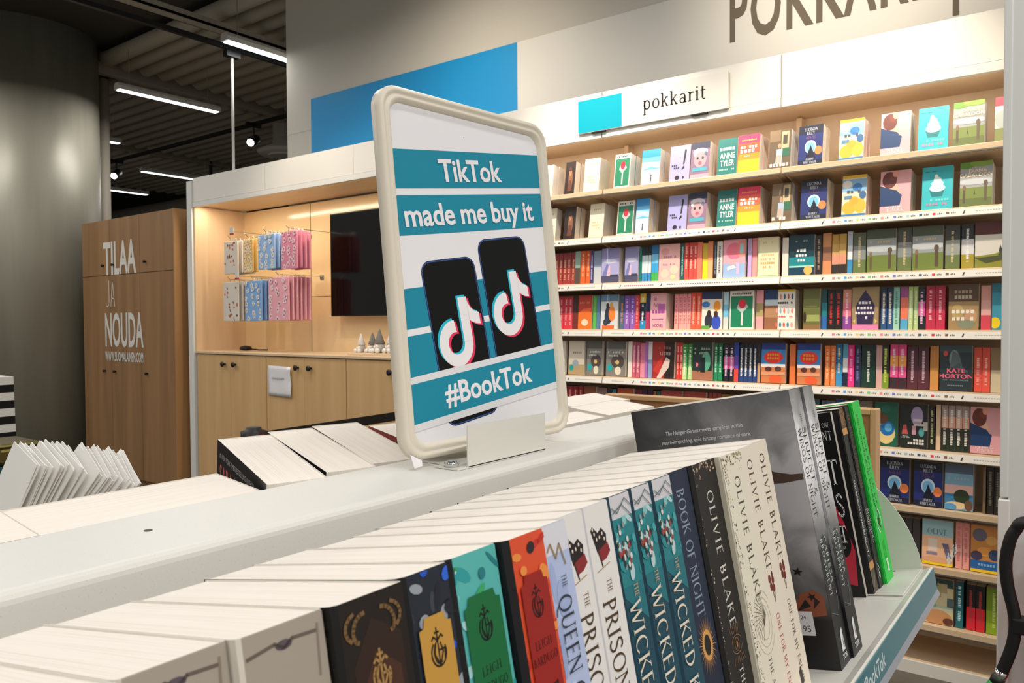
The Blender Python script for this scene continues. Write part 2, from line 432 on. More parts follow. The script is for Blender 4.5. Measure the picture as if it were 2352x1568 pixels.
def back_print(root, art, d, h):
    art.clip(0, 0, d, h); return art.build('back_print', root, (0, d, 0), (0, -1, 0), (0, 0, 1))

# ================================================================ the setting
WY = 3.95            # face of the upper back wall
struct(bx('floor', 'floor', -20, 4, -5, 13, -0.1, 0.0))
struct(bx('ceiling', 'ceil', -20, 4, -5, 13, 4.2, 4.35))
w = struct(bx('wall_back', 'wall', -5.26, 4, WY, WY + 0.15, 0, 4.2))
bx('white_band', 'band', -2.94, 4, WY - 0.004, WY, 2.3, 3.165, w)
bx('blue_panel', 'blue', -4.955, -2.94, WY - 0.005, WY, 2.6, 3.165, w)
bx('trim_line', 'wall', -5.26, -4.955, WY - 0.004, WY, 2.93, 2.936, w)
struct(bx('wall_far', 'ceil', -20, 4, 12.5, 12.7, 0, 4.2))
struct(bx('wall_left', 'ceil', -19.5, -19.3, -5, 12.5, 0, 4.2))
a = Art(2e-4)
BZ = 2.868
a.text('POKKARIT', -1.572, BZ, .27, '6f6558', font='sans', sx=.50, bold=2, sp=.10)
a.rect(-.545, BZ - .115, -.52, BZ + .30, '6f6558')
a.build('wall_lettering', w, (0, WY - .005, 0), (1, 0, 0), (0, 0, 1), 'print_matt')

# white pillar at the right
p = empty('pillar'); struct(p); p.name = 'trim_1'
bx('pillar_body', 'post', -.19, .42, 2.356, 3.40, 0, 4.2, p)
bx('corner_strip', 'post', -.209, -.19, 2.35, 3.40, 0.96, 4.2, p, .003)
bx('corner_strip', 'white', -.212, -.186, 2.345, 3.40, 0.0, 0.955, p, .003)

# round column and the pipe beside it
c = struct(MB().lathe([(.67, 0), (.67, 4.2)], (-8.37, 3.19, 0), 72).build('column', 'column', None, True)); c.name = 'trim_2'
for k in range(len(c.data.polygons)):
    if c.data.polygons[k].loop_total > 4: c.data.polygons[k].use_smooth = False
seamx = -8.37 + .672 * math.cos(R(-48)); seamy = 3.19 + .672 * math.sin(R(-48))
MB().tube([(seamx, seamy, 0), (seamx, seamy, 4.2)], .008, 6).build('column_seam', 'black', c)
pp = MB().tube([(-8.45, 4.01, 0), (-8.45, 4.01, 4.0)], .056, 20).build('drain_pipe', 'duct', None, True)
tag(pp, 'vertical grey pipe running up beside the round column', 'pipe')

# ---- ceiling: ribs of the deck, each one a pipe-like fold
ceil_obj = bpy.data.objects['ceiling']
rib_me = {}
for (xa, xb) in ((-8.02, -4.4), (-11.4, -8.45), (-14.9, -11.8)):
    for k in range(30):
        y = (3.85 if xa > -8.3 else 4.3) + k * .2
        if xa not in rib_me:
            pa = [(xa - .12, 0, .10), (xa - .06, 0, .035), (xa, 0, 0), (xb, 0, 0)]
            o = MB().tube(pa, [.03, .06, .078, .078], 10).build('rib', 'duct', ceil_obj, True); rib_me[xa] = o.data
        else:
            o = bpy.data.objects.new('rib', rib_me[xa]); C.objects.link(o); o.parent = ceil_obj
        o.location = (0, y, 4.08)
for k, x in enumerate((-8.25, -11.6)):
    MB().prism([(x - .04, 3.99), (x + .04, 3.99), (x + .04, 4.0), (x + .008, 4.005), (x + .008, 4.19), (x - .008, 4.19), (x - .008, 4.005), (x - .04, 4.0)], 'y', 1.0, 12.4).build('joist', 'duct', ceil_obj)
# suspended big ducts
o = MB().tube([(-19, 8.6, 3.75), (-4.7, 8.6, 3.75)], .2, 18).build('ventilation_duct', 'duct', None, True); tag(o, 'grey ventilation duct far back above the lockers', 'duct')
for (x, y, z, lab) in ((-8.6, 6.4, 3.62, 'round pale ceiling diffuser left of the lit spotlight'), (-7.6, 6.2, 3.7, 'round cream ceiling diffuser right above the lit spotlight')):
    r = empty('ceiling_diffuser', (x, y, z)); tag(r, lab, 'diffuser')
    MB().lathe([(.30, 0), (.34, .03), (.34, .05), (.14, .14), (.14, .5)], seg=24).build('cone', 'lum', r, True)
    MB().lathe([(.2, -.02), (.2, 0)], seg=24).build('disc', 'lum', r)

# ---- luminaires
def luminaire(x, y0, y1, z, lab, lit=True, k=1.0):
    r = empty('linear_luminaire', (x, y0, z)); tag(r, lab, 'ceiling light', 'linear ceiling luminaires')
    L = y1 - y0
    MB().prism([(-.045, 0), (.045, 0), (.045, .035), (.03, .06), (-.03, .06), (-.045, .035)], 'y', 0, L).build('housing', 'lum', r)
    MB().box(-.034, .034, .02, L - .02, -.006, .0).build('diffuser', 'lumglow', r)
    for yy in (.12, L - .12): MB().tube([(0, yy, .06), (0, yy, (4.2 if y1 < 3.7 else 4.004) - z)], .003, 6).build('suspension_wire', 'steel', r)
    if lit:
        ld = bpy.data.lights.new('luminaire_light', 'AREA'); ld.shape = 'RECTANGLE'; ld.size = .07; ld.size_y = L; ld.energy = LUM_W * k; ld.color = LUM_COL
        lo = bpy.data.objects.new('luminaire_light', ld); C.objects.link(lo); lo.parent = r; lo.location = (0, L / 2, -.012)
    return r
luminaire(-7.33, 3.6, 4.65, 3.6, 'lit linear ceiling luminaire above the wooden lockers')
luminaire(-5.43, 3.5, 4.7, 3.6, 'lit linear ceiling luminaire cut off by the grey wall edge', True, .3)
luminaire(-7.33, 1.3, 2.5, 3.6, 'lit linear ceiling luminaire at the top left picture edge')
luminaire(-11.0, 5.73, 6.85, 3.6, 'lit linear ceiling luminaire low behind the hanging rod')
luminaire(-12.93, 6.2, 6.85, 3.6, 'short lit luminaire just above the lockers beside the pipe')
luminaire(-9.6, 4.55, 4.75, 3.62, 'stub of a lit luminaire peeking out beside the grey pipe', False)
luminaire(-8.9, 6.7, 8.2, 3.6, 'unlit looking slim luminaire right of the far spotlight', True)
for x, wx in ((-3.5, 'beyond the gondola'), (-1.6, 'left above the gondola'), (.3, 'right above the gondola'), (2.2, 'right of the pillar aisle')):
    for y, wy in ((-2.6, 'far behind the camera'), (-.6, 'overhead'), (1.4, 'ahead towards the bookcase')):
        luminaire(x, y, y + 1.2, 3.6, 'unseen linear ceiling luminaire %s, %s' % (wx, wy), True, .55 if abs(x + .65) < 1.2 and y < 1 else (2.1 if x > 2 else .8))
for x, y, wx in ((-9.2, 1.2, 'in front of the round column'), (-7.4, -.6, 'left of the aisle'), (-9.2, -1.2, 'far left'), (-5.4, .4, 'above the belt barrier')):
    luminaire(x, y, y + 1.2, 3.6, 'unseen linear ceiling luminaire ' + wx)

# ---- tracks and spotlights
tr = MB().box(-5.6, -5.56, -1.0, 5.6, 3.6, 3.635).build('light_track', 'track'); tag(tr, 'black lighting track crossing the top left with a hanging rod', 'track')
tr2 = MB().box(-14, -5.4, 5.18, 5.22, 3.6, 3.635).build('light_track', 'track'); tag(tr2, 'black lighting track carrying two lit spotlights', 'track')
tr3 = MB().box(-4.6, 1.6, 2.48, 2.52, 3.6, 3.635).build('light_track', 'track'); tag(tr3, 'black lighting track in front of the bookcase', 'track')
cable_tray = MB().box(-5.98, -5.86, .2, 7, 3.86, 3.88).box(-5.98, -5.97, .2, 7, 3.86, 3.92).box(-5.87, -5.86, .2, 7, 3.86, 3.92).build('cable_tray', 'duct'); tag(cable_tray, 'perforated grey cable tray above the black track', 'cable tray')
rod = empty('hanging_rod', (-5.6, 3.68, 2.57)); tag(rod, 'thin white rod hanging from black track to bookcase top', 'rod')
MB().tube([(0, 0, 0), (0, 0, 1.0)], .011, 10).build('tube', 'lum', rod, True); MB().box(-.03, .03, -.06, .06, .98, 1.03).build('adapter', 'black', rod)

def spotlight(x, y, z, aim, lab, energy, lit=True, size=R(60), blend=.6):
    r = empty('track_spotlight', (x, y, z)); tag(r, lab, 'spotlight', 'track spotlights')
    MB().box(-.02, .02, -.09, .09, -.01, .03).build('adapter', 'track', r); MB().tube([(0, 0, -.09), (0, 0, 0)], .012, 8).build('stem', 'track', r)
    d = (Vector(aim) - Vector((x, y, z - .16))).normalized(); q = d.to_track_quat('-Z', 'Y').to_matrix()
    hd_ = MB().lathe([(.045, -.09), (.05, -.085), (.05, .07), (.04, .09)], seg=20).build('head', 'track', r, True)
    ML = Matrix.Translation((0, 0, -.16)) @ q.to_4x4(); hd_.matrix_local = ML
    ln = MB().lathe([(.04, -.0925), (.04, -.0905)], seg=20).build('lens', 'spotglow', r); ln.matrix_local = ML
    if energy:
        ld = bpy.data.lights.new('spot_light', 'SPOT'); ld.energy = energy; ld.color = SPOT_COL; ld.spot_size = size; ld.spot_blend = blend; ld.shadow_soft_size = .035
        lo = bpy.data.objects.new('spot_light', ld); C.objects.link(lo); lo.parent = r; lo.matrix_local = Matrix.Translation(Vector((0, 0, -.16)) + d * .1) @ q.to_4x4()
    return r
spotlight(-7.525, 5.2, 3.6, (-5.6, 2.0, 1.6), 'lit black track spotlight in front of the dark ceiling ducts', 8)
spotlight(-10.63, 5.2, 3.6, (-8.0, 2.2, 1.4), 'lit black track spotlight hanging beside the grey pipe', 10)
spotlight(-.75, 2.5, 3.6, (-.85, 3.6, 1.5), 'spotlight out of view aimed at right bookcase bay', SPOT_W, True, R(70), .8)
spotlight(-2.1, 2.5, 3.6, (-1.95, 3.6, 1.5), 'spotlight out of view aimed at middle bookcase bay', SPOT_W * .9, True, R(70), .8)
spotlight(-1.05, 2.5, 3.6, (-1.0, 3.95, 3.05), 'spotlight out of view aimed at the wall lettering', SPOT_W * .5, True, R(75), 1.0)
spotlight(-3.0, 2.5, 3.6, (-3.2, 3.95, 2.75), 'spotlight out of view aimed at the blue panel', SPOT_W * .36, True, R(95), 1.0)
spotlight(-4.3, 2.5, 3.6, (-4.4, 3.9, 1.6), 'spotlight out of view aimed at the screen niche', SPOT_W * .28, True, R(75), .9)
for (x, y, z, lab) in ((-11.6, 7.2, 3.5, 'dark round projector hanging far back under the ceiling'),):
    r = empty('hanging_projector', (x, y, z)); tag(r, lab, 'projector')
    MB().lathe([(.05, -.16), (.2, -.1), (.24, 0), (.2, .1), (.06, .14)], seg=16).build('body', 'black', r, True); MB().tube([(0, 0, .1), (0, 0, .75)], .025, 8).build('stem', 'black', r)

# ================================================================ wall bookcase: one bay = one thing
FY = 3.44; BKY = 3.75
ROWZ = [2.085, 1.849, 1.613, 1.377, 1.138, .90, .67, .44, .205]
def rail_print(x0, x1, full):
    a = Art(1.2e-4); w_ = x1 - x0
    a.rect(0, 0, w_, .026, 'e9e5dd')
    ic = ['e8788c', '4a9be0', 'f0c878', '7cc87c', 'f09080', '7878c8', 'a8c0c8', '38506c', 'd83040', '7c5a3c']
    if full:
        for k, c in enumerate(ic):
            x = w_ * (.24 + .052 * k); a.rect(x, .009, x + .011, .019, c, False)
            for j in range(3): a.rect(x + .017 + j * .006, .010, x + .021 + j * .006, .016 + .002 * (j % 2), '6a6560', False)
        for x in (.19, .77):
            a.poly([(w_ * x, .006), (w_ * x + .006, .006), (w_ * x + .010, .020), (w_ * x + .005, .020)], '3a3634', False)
    for j in range(14): a.rect(w_ * .82 + j * .009, .012, w_ * .82 + j * .009 + .006, .0155, 'a8a39b', False)
    for j in range(8): a.rect(w_ * .06 + j * .009, .011, w_ * .06 + j * .009 + .006, .0145, 'a8a39b', False)
    return a
def rail_print_text(w_):
    a = Art(1.2e-4); a.rect(0, 0, w_, .026, 'e9e5dd')
    for x in (.11, .36): a.poly([(w_ * x, .006), (w_ * x + .006, .006), (w_ * x + .010, .020), (w_ * x + .005, .020)], '3a3634', False)
    for j in range(15): a.rect(w_ * .14 + j * .011, .011, w_ * .14 + j * .011 + .008, .017, 'd0708c', False)
    for j in range(36): a.rect(w_ * .40 + j * .0118, .011, w_ * .40 + j * .0118 + .008, .016, '77726c', False)
    return a
def bay(x0, x1, label):
    r = empty('bookcase_bay', (x0, FY, 0)); tag(r, label, 'bookcase', 'bookcase bays along the wall')
    wd = x1 - x0; g = .003; D = BKY - FY
    B = lambda n, m, *a, p=r, bev=0: bx(n, m, *a, p, bev)
    B('back_panel', 'oak_back', 0, wd, D, D + .016, 0, 2.36)
    for x in (0, wd - .012): B('side_upright', 'oak', x, x + .012, D - .06, D, 0.06, 2.35)
    B('soffit', 'oak_x', 0, wd, .02, D, 2.356, 2.37)
    fp = B('fascia', 'fascia', g, wd - g, 0, .018, 2.385, 2.575)
    B('fascia_lip', 'white', g, wd - g, -.006, .02, 2.345, 2.382, bev=.002)
    B('top_board', 'white', g, wd - g, .018, D, 2.555, 2.572)
    B('led_strip', 'nicheglow', .02, wd - .02, .0205, .0245, 2.347, 2.353)
    ld = bpy.data.lights.new('led_strip_light', 'AREA'); ld.shape = 'RECTANGLE'; ld.size = wd - .06; ld.size_y = .02; ld.energy = BAY_W; ld.color = (1.0, .90, .78)
    lo = bpy.data.objects.new('led_strip_light', ld); C.objects.link(lo); lo.parent = r; lo.location = (wd / 2, .032, 2.351)
    for i, z in enumerate(ROWZ):
        thick = .026
        dr_ = (D - .002) * math.tan(R(4)); sh = MB().prism([(0, z - thick), (D - .002, z - thick - dr_), (D - .002, z - dr_), (0, z)], 'x', g, wd - g).build('shelf_board', 'oak_x', r, False, .002)
        for x in (.012, wd - .03): MB().prism([(.02, z - thick - .0015), (D, z - thick - dr_), (D, z - thick - .07)], 'x', x, x + .004).build('bracket', 'oak', sh)
        if 1 <= i <= 5:
            rl = MB().prism([(-.012, z - .034), (-.010, z - .036), (0, z - .036), (0, z - .006), (-.006, z - .006)], 'x', g, wd - g).build('price_rail', 'rail', sh)
            a = rail_print_text(wd - 2 * g) if (i == 2 and label.startswith('middle')) else rail_print(0, wd - 2 * g, True)
            a.build('price_print', rl, (g, -.0125, z - .0335), (1, 0, 0), (0, .213, .977))
        else:
            MB().box(g, wd - g, -.004, .004, z - thick - .003, z - thick + .003).build('metal_lip', 'metal_lip', sh)
    B('plinth', 'white', 0, wd, .02, .04, 0, .03)
    B('base_board', 'oak_x', g, wd - g, .0, D, .03, .045)
    B('base_edge', 'white', g, wd - g, -.01, .0, .0, .05)
    return r
X_B = [-2.93, -2.03, -1.13, -.23]
bay(-2.93, -2.03, 'left bookcase bay of paperbacks mostly hidden behind the framed sign')
bay(-2.03, -1.13, 'middle bookcase bay of paperbacks under the cyan topped shelf sign')
bay(-1.13, -.225, 'right bookcase bay of paperbacks next to the white pillar')

# shelf sign
s = empty('shelf_sign', (-2.163, 3.42, 2.378)); tag(s, 'white shelf sign with cyan square reading pokkarit', 'sign')
bx('board', 'fascia', 0, .80, 0, .014, 0, .168, s, .001)
for x in (.08, .62): bx('clip', 'black', x, x + .08, .0, .016, -.006, 0, s)
a = Art(2e-4); a.rect(.002, .002, .256, .166, '0aa6be'); a.text('pokkarit', .372, .062, .060, '2b2825', font='slab', sx=.84)
a.build('sign_print', s, (0, -.0003, 0), (1, 0, 0), (0, 0, 1), 'print_matt')

# ================================================================ niche with screen and cupboards
NX0, NX1 = -5.87, -2.935
n = empty('niche_unit', (NX0, FY, 0)); tag(n, 'white framed oak niche holding screen and hanging pouches', 'wall unit')
W = NX1 - NX0
def nb(name, m, x0, x1, y0, y1, z0, z1, par=None, bev=0): return bx(name, m, x0, x1, y0, y1, z0, z1, par or n, bev)
nb('end_post', 'post', 0, .07, -.015, .49, 0, 2.555, bev=.003)
nb('side_panel', 'oak', .07, .09, 0, .45, 1.185, 2.35)
nb('side_panel', 'oak', W - .02, W, 0, .45, 0.05, 2.35)
for k in range(3):
    f = nb('fascia', 'fascia', .073 + k * .95, min(.073 + (k + 1) * .95 - .004, W), 0, .018, 2.385, 2.575)
nb('fascia_lip', 'white', .07, W, -.006, .02, 2.345, 2.382, bev=.002)
nb('top_board', 'white', .07, W, .018, .49, 2.555, 2.572)
nb('soffit', 'oak_x', .07, W, .02, .45, 2.356, 2.37)
for (a0, a1) in ((.09, .955), (.965, 1.86), (1.87, W - .02)):
    for (z0, z1) in ((1.18, 1.618), (1.622, 2.345)): nb('back_panel', 'niche_back', a0, a1, .45, .466, z0, z1)
nb('slot_rail', 'black', .955, .965, .455, .46, 1.18, 2.345)
nb('slot_rail', 'black', 1.86, 1.87, .455, .46, 1.18, 2.345)
led = nb('led_strip', 'nicheglow', .17, W - .06, .0205, .0245, 2.347, 2.353)
ld = bpy.data.lights.new('led_strip_light', 'AREA'); ld.shape = 'RECTANGLE'; ld.size = W - .3; ld.size_y = .02; ld.energy = NICHE_W; ld.color = (1.0, .84, .64)
lo = bpy.data.objects.new('led_strip_light', ld); C.objects.link(lo); lo.parent = n; lo.location = (W / 2, .035, 2.351)

ct = bx('countertop', 'oak_x', NX0 + .09, NX1 - .02, FY - .012, FY + .45, 1.182, 1.2, None, .002); tag(ct, 'long honey oak countertop beneath the screen', 'countertop')
CX0 = [-5.775, -4.862, -3.99]
CX1 = [-4.866, -3.994, -3.0]
labs = ['honey oak cupboard with two knobs beside the white post', 'honey oak cupboard with a paper note on its door', 'honey oak cupboard partly behind the framed sign']
for i in range(3):
    r = empty('cupboard', (CX0[i], FY, 0)); tag(r, labs[i], 'cupboard', 'cupboards under the niche counter')
    wd = CX1[i] - CX0[i]
    bx('body', 'cupboard', .002, wd - .002, .02, .44, .06, 1.178, r)
    bx('plinth', 'black', .002, wd - .002, .05, .44, 0, .06, r)
    for k in range(2):
        x0 = .002 + k * (wd / 2); x1 = x0 + wd / 2 - (.0015 if k == 0 else .004)
        dr = bx('door', 'cupboard', x0, x1, 0, .018, .065, 1.176, r, .001)
        kx = (x1 - .065) if k == 0 else (x0 + .075)
        MB().lathe([(.008, 0), (.008, -.02), (.019, -.022), (.020, -.032), (.012, -.036)], (kx, 0, 1.105), 16, axis='y').build('knob', 'knob', dr, True)
# paper note
nt_ = empty('paper_note', (-4.832, FY - .004, .897)); tag(nt_, 'creased white paper note taped to a cupboard door', 'note')
V = []; F = []; nx, nz = 8, 8
for j in range(nz + 1):
    for i in range(nx + 1):
        u, v = i / nx, j / nz
        V.append((u * .272 + .004 * math.sin(7 * v), -.004 - .006 * u * u * (1 + .5 * math.sin(9 * v)) - .003 * math.sin(5 * u + 3 * v) ** 2, v * .216 - .006 * u))
for j in range(nz):
    for i in range(nx): q = j * (nx + 1) + i; F.append((q, q + 1, q + nx + 2, q + nx + 1))
o = mk('sheet', V, F, 'paper', nt_, None, True); md = o.modifiers.new('t', 'SOLIDIFY'); md.thickness = .0006
a = Art(2e-4); a.text('VARAA & NOUDA', .05, .118, .014, '5a5754', sx=.9); a.build('note_print', nt_, (0, -.0125, 0), (1, 0, 0), (0, 0, 1), 'print_matt')

# screen
tv = empty('television', (-4.55, 3.78, 1.465)); tag(tv, 'large black wall screen in the oak niche', 'television')
bx('casing', 'black', 0, 1.30, .004, .05, 0, .752, tv, .003); bx('screen', 'screen', .008, 1.292, 0, .005, .010, .744, tv)
bx('wall_mount', 'black', .4, .9, .05, .108, .2, .55, tv)

# gnomes on a tray
ty = bx('tray', 'oak_x', -4.07, -3.45, 3.52, 3.70, 1.2005, 1.216, None, .002); tag(ty, 'low oak tray holding small plush gnomes', 'tray')
def gnome(x, y, hat, lab, s=1.0):
    r = empty('plush_gnome', (x, y, 1.2165)); tag(r, lab, 'gnome', 'plush gnomes on the tray')
    MB().lathe([(.012 * s, 0), (.034 * s, .006), (.038 * s, .03 * s), (.03 * s, .055 * s), (.016 * s, .068 * s)], seg=14).build('body', material('gnome_fleece', 'cfcac4', .9) if 'gf' not in M else M['gf'], r, True)
    MB().lathe([(.032 * s, .055 * s), (.034 * s, .062 * s), (.02 * s, .10 * s), (.006 * s, .145 * s), (.001, .15 * s)], seg=14).build('hat', hat, r, True)
    MB().lathe([(.001, -.007), (.006, -.004), (.007, 0), (.006, .004), (.001, .007)], (0, -.037 * s, .052 * s), 10).build('nose', M['skin'], r, True)
    MB().lathe([(.001, -.03 * s), (.014 * s, -.02 * s), (.022 * s, 0), (.012 * s, .012 * s)], (0, -.026 * s, .040 * s), 12).build('beard', M['beard'], r, True)
    for sx in (-.02, .02): MB().lathe([(.012 * s, -.012), (.016 * s, -.006), (.016 * s, .01)], (sx * s, -.04 * s, .014 * s), 12, axis='y').build('foot', M['beard'], r, True)
M['skin'] = material('gnome_nose_felt', 'd0a98a', .9); M['beard'] = material('white_gnome_fleece', 'e4e0da', .95); M['gf'] = material('grey_gnome_fleece', 'b5b0aa', .95)
M['hat1'] = material('grey_knit', '77736f', .95); M['hat2'] = material('pale_knit', 'cfcbc6', .95)
gnome(-4.02, 3.60, M['hat2'], 'pale hatted plush gnome, leftmost on the tray', .85)
gnome(-3.93, 3.62, M['hat1'], 'grey hatted plush gnome, second from left on the tray', .9)
gnome(-3.84, 3.60, M['hat1'], 'tall grey hatted plush gnome, third from left on the tray', 1.05)
gnome(-3.75, 3.62, M['hat2'], 'white fluffy plush gnome beside the sign frame', 1.05)
gnome(-3.66, 3.60, M['hat1'], 'grey hatted plush gnome half behind the sign frame', 1.0)
# small dark device at the counter end
dv = empty('handheld_scanner', (-5.50, 3.70, 1.2005)); tag(dv, 'small black rounded device lying at the counter end', 'device')
MB().lathe([(.01, 0), (.045, .004), (.05, .02), (.035, .034), (.01, .038)], seg=16).build('body', 'black', dv, True)
MB().tube([(.04, 0, .012), (.1, .03, .008), (.16, .01, .006), (.22, .05, .006)], .005, 8).build('cable', 'black', dv, True)

# hanging pouches
def pouch(x, y, z, wd, ht, cols, motif, lab, rz=0.0, first=True):
    r = empty('hanging_pouch', (x, y, z), Matrix.Rotation(rz, 3, 'Z')); tag(r, lab, 'pouch', 'pouches hanging in the niche')
    V = []; F = []
    prof = [(-.006, 0), (0, .012), (-.012, .5), (-.004, .97), (0, 1.0)]
    m = MB(); pts = [(0, .004), (.006, 0), (wd - .006, 0), (wd, .004), (wd, ht - .004), (wd - .008, ht), (.008, ht), (0, ht - .004)]
    m.prism(pts, 'y', -.006, .006); m.C = [lin(cols[0])] * len(m.F)
    b = mk('body', m.V, m.F, 'print_matt', r, m.C, False, .003)
    if first:
        a = Art(2e-4); rnd = random.Random(int(abs(x) * 1000 + z * 100)); a.rect(.002, .002, wd - .002, ht - .002, cols[0])
        if motif == 'flower':
            for k in range(18):
                cx, cy = (k % 3 + .2 + .6 * rnd.random()) / 3 * wd, (k // 3 + .2 + .6 * rnd.random()) / 6 * ht
                for q in range(5): t = q * 1.256 + rnd.random(); a.ell(cx + .011 * math.cos(t), cy + .011 * math.sin(t), .010, .010, cols[1], 10, False)
                a.up(); a.ell(cx, cy, .006, .006, cols[2], 10)
        else:
            for k in range(16):
                a.ell(rnd.uniform(.012, wd - .012), rnd.uniform(.012, ht - .012), rnd.uniform(.006, .011), rnd.uniform(.009, .017), cols[1 + k % 2], 8, False, rnd.uniform(0, 90))
        a.clip(.002, .002, wd - .002, ht - .002)
        a.build('pattern', b, (0, -.0062, 0), (1, 0, 0), (0, 0, 1), 'print_matt')
    MB().tube([(wd * .5 - .015, 0, ht), (wd * .5 - .008, 0, ht + .022), (wd * .5 + .008, 0, ht + .022), (wd * .5 + .015, 0, ht)], .0022, 6).build('loop', 'lum', r, True)
def hook_col(x, z, wd, ht, cols, motif, nst, desc, drift):
    hk = empty('display_hook', (x + wd / 2, 3.885, z + ht + .022)); tag(hk, 'wire display hook carrying the ' + desc, 'hook', 'wire hooks in the niche')
    MB().tube([(0, 0, 0), (0, -.40, 0), (0, -.42, .02)], .0025, 6).build('wire', 'steel', hk)
    bx('backplate', 'steel', -.02, .02, -.002, .004, -.02, .01, hk)
    ords = ['front', 'second', 'third', 'fourth', 'fifth', 'sixth']
    for k in range(nst):
        pouch(x + drift * k + .002 * ((k * 7) % 3 - 1), 3.50 + .034 * k, z + .003 * ((k * 5) % 3), wd, ht, cols, motif, '%s one of the %s' % (ords[k], desc), R(2 * ((k * 3) % 3 - 1)), k == 0)
hook_col(-5.46, 1.80, .19, .25, ('d8cfc4', 'c06038', '7a4a34'), 'dots', 5, 'beige fox patterned pouches, upper row', .004)
hook_col(-5.20, 1.80, .12, .25, ('e8c070', 'f2e6c8', 'd08a20'), 'flower', 2, 'yellow patterned pouches, upper row', .002)
hook_col(-5.02, 1.815, .21, .255, ('8fb0d8', 'dfe6ee', 'd0a860'), 'flower', 4, 'light blue flowered pouches, upper row', .004)
hook_col(-4.74, 1.805, .19, .27, ('d88aa0', 'f0d0d8', 'b04060'), 'flower', 4, 'pink flowered pouches, upper row', .004)
hook_col(-5.48, 1.435, .21, .30, ('d9d2c8', 'c0623c', '7d5038'), 'dots', 4, 'beige fox patterned pouches, lower row', .004)
hook_col(-5.19, 1.435, .215, .30, ('86aede', 'e4eaf0', 'c8a860'), 'flower', 3, 'light blue flowered pouches, lower row', .004)
hook_col(-4.90, 1.435, .25, .315, ('e8a8b4', 'f4dce0', '8a3048'), 'flower', 6, 'pink flowered pouches, lower row', .004)
for (x, z, lab) in ((-5.33, 2.105, 'small white price tag above the upper pouches'), (-5.27, 1.765, 'small white price tag above the lower pouches')):
    r = empty('price_tag', (x, 3.46, z)); tag(r, lab, 'price tag')
    bx('card', 'lum', 0, .05, 0, .003, 0, .042, r); bx('red_foot', 'red', 0, .05, -.0006, .0032, -.012, 0, r); bx('arm', 'steel', .02, .03, .003, .4, .01, .016, r)

# ================================================================ lockers with lettering
LX = [-7.54, -7.02, -6.50, -5.95]
lk = empty('locker_cabinet', (-7.54, 3.36, 0)); tag(lk, 'brown oak locker cabinet with white pick-up lettering', 'locker')
wl = 7.54 - 5.95
bx('body', 'locker', .0, wl - .02, .02, .53, .08, 2.342, lk)
bx('end_panel', 'locker_side', wl - .02, wl, .0, .53, .0, 2.345, lk, .001)
bx('plinth', 'locker', .01, wl - .02, .04, .5, 0, .08, lk)
for i in range(3):
    x0 = LX[i] + 7.54 + .002; x1 = LX[i + 1] + 7.54 - (.002 if i < 2 else .022)
    for (z0, z1, kz) in ((.085, 1.848, 1.0), (1.853, 2.342, 1.94)):
        dr = bx('door', 'locker', x0, x1, 0, .018, z0, z1, lk, .001)
        kx = {0: x1 - .11, 1: x0 + .07, 2: x0 + .10}[i]
        MB().lathe([(.008, 0), (.008, -.014), (.014, -.016), (.010, -.024)], (kx, 0, kz), 12, axis='y').build('knob', 'knob', dr, True)
a = Art(4e-4)
def fit(txt, x0, x1, z, h, bold, font='sans', sp=0.0):
    w0 = a.width(txt, h, font, 1.0, sp); a.text(txt, x0, z, h, 'd8d4cc', sx=(x1 - x0) / w0, bold=bold, sp=sp)
fit('TILAA', .41, .975, 1.862, .272, 2)
for q_ in ([(.50, 1.80), (.50, 1.60), (.485, 1.575), (.455, 1.575)], [(.53, 1.575), (.565, 1.80), (.60, 1.575)], [(.541, 1.645), (.589, 1.645)]): a.line(q_, .010, 'd8d4cc', False)
a.up()
fit('NOUDA', .41, 1.08, 1.228, .278, 2)
fit('WWW.SUOMALAINEN.COM', .415, 1.08, 1.093, .078, 2)
a.build('locker_lettering', lk, (0, -.001, 0), (1, 0, 0), (0, 0, 1), 'print_matt')
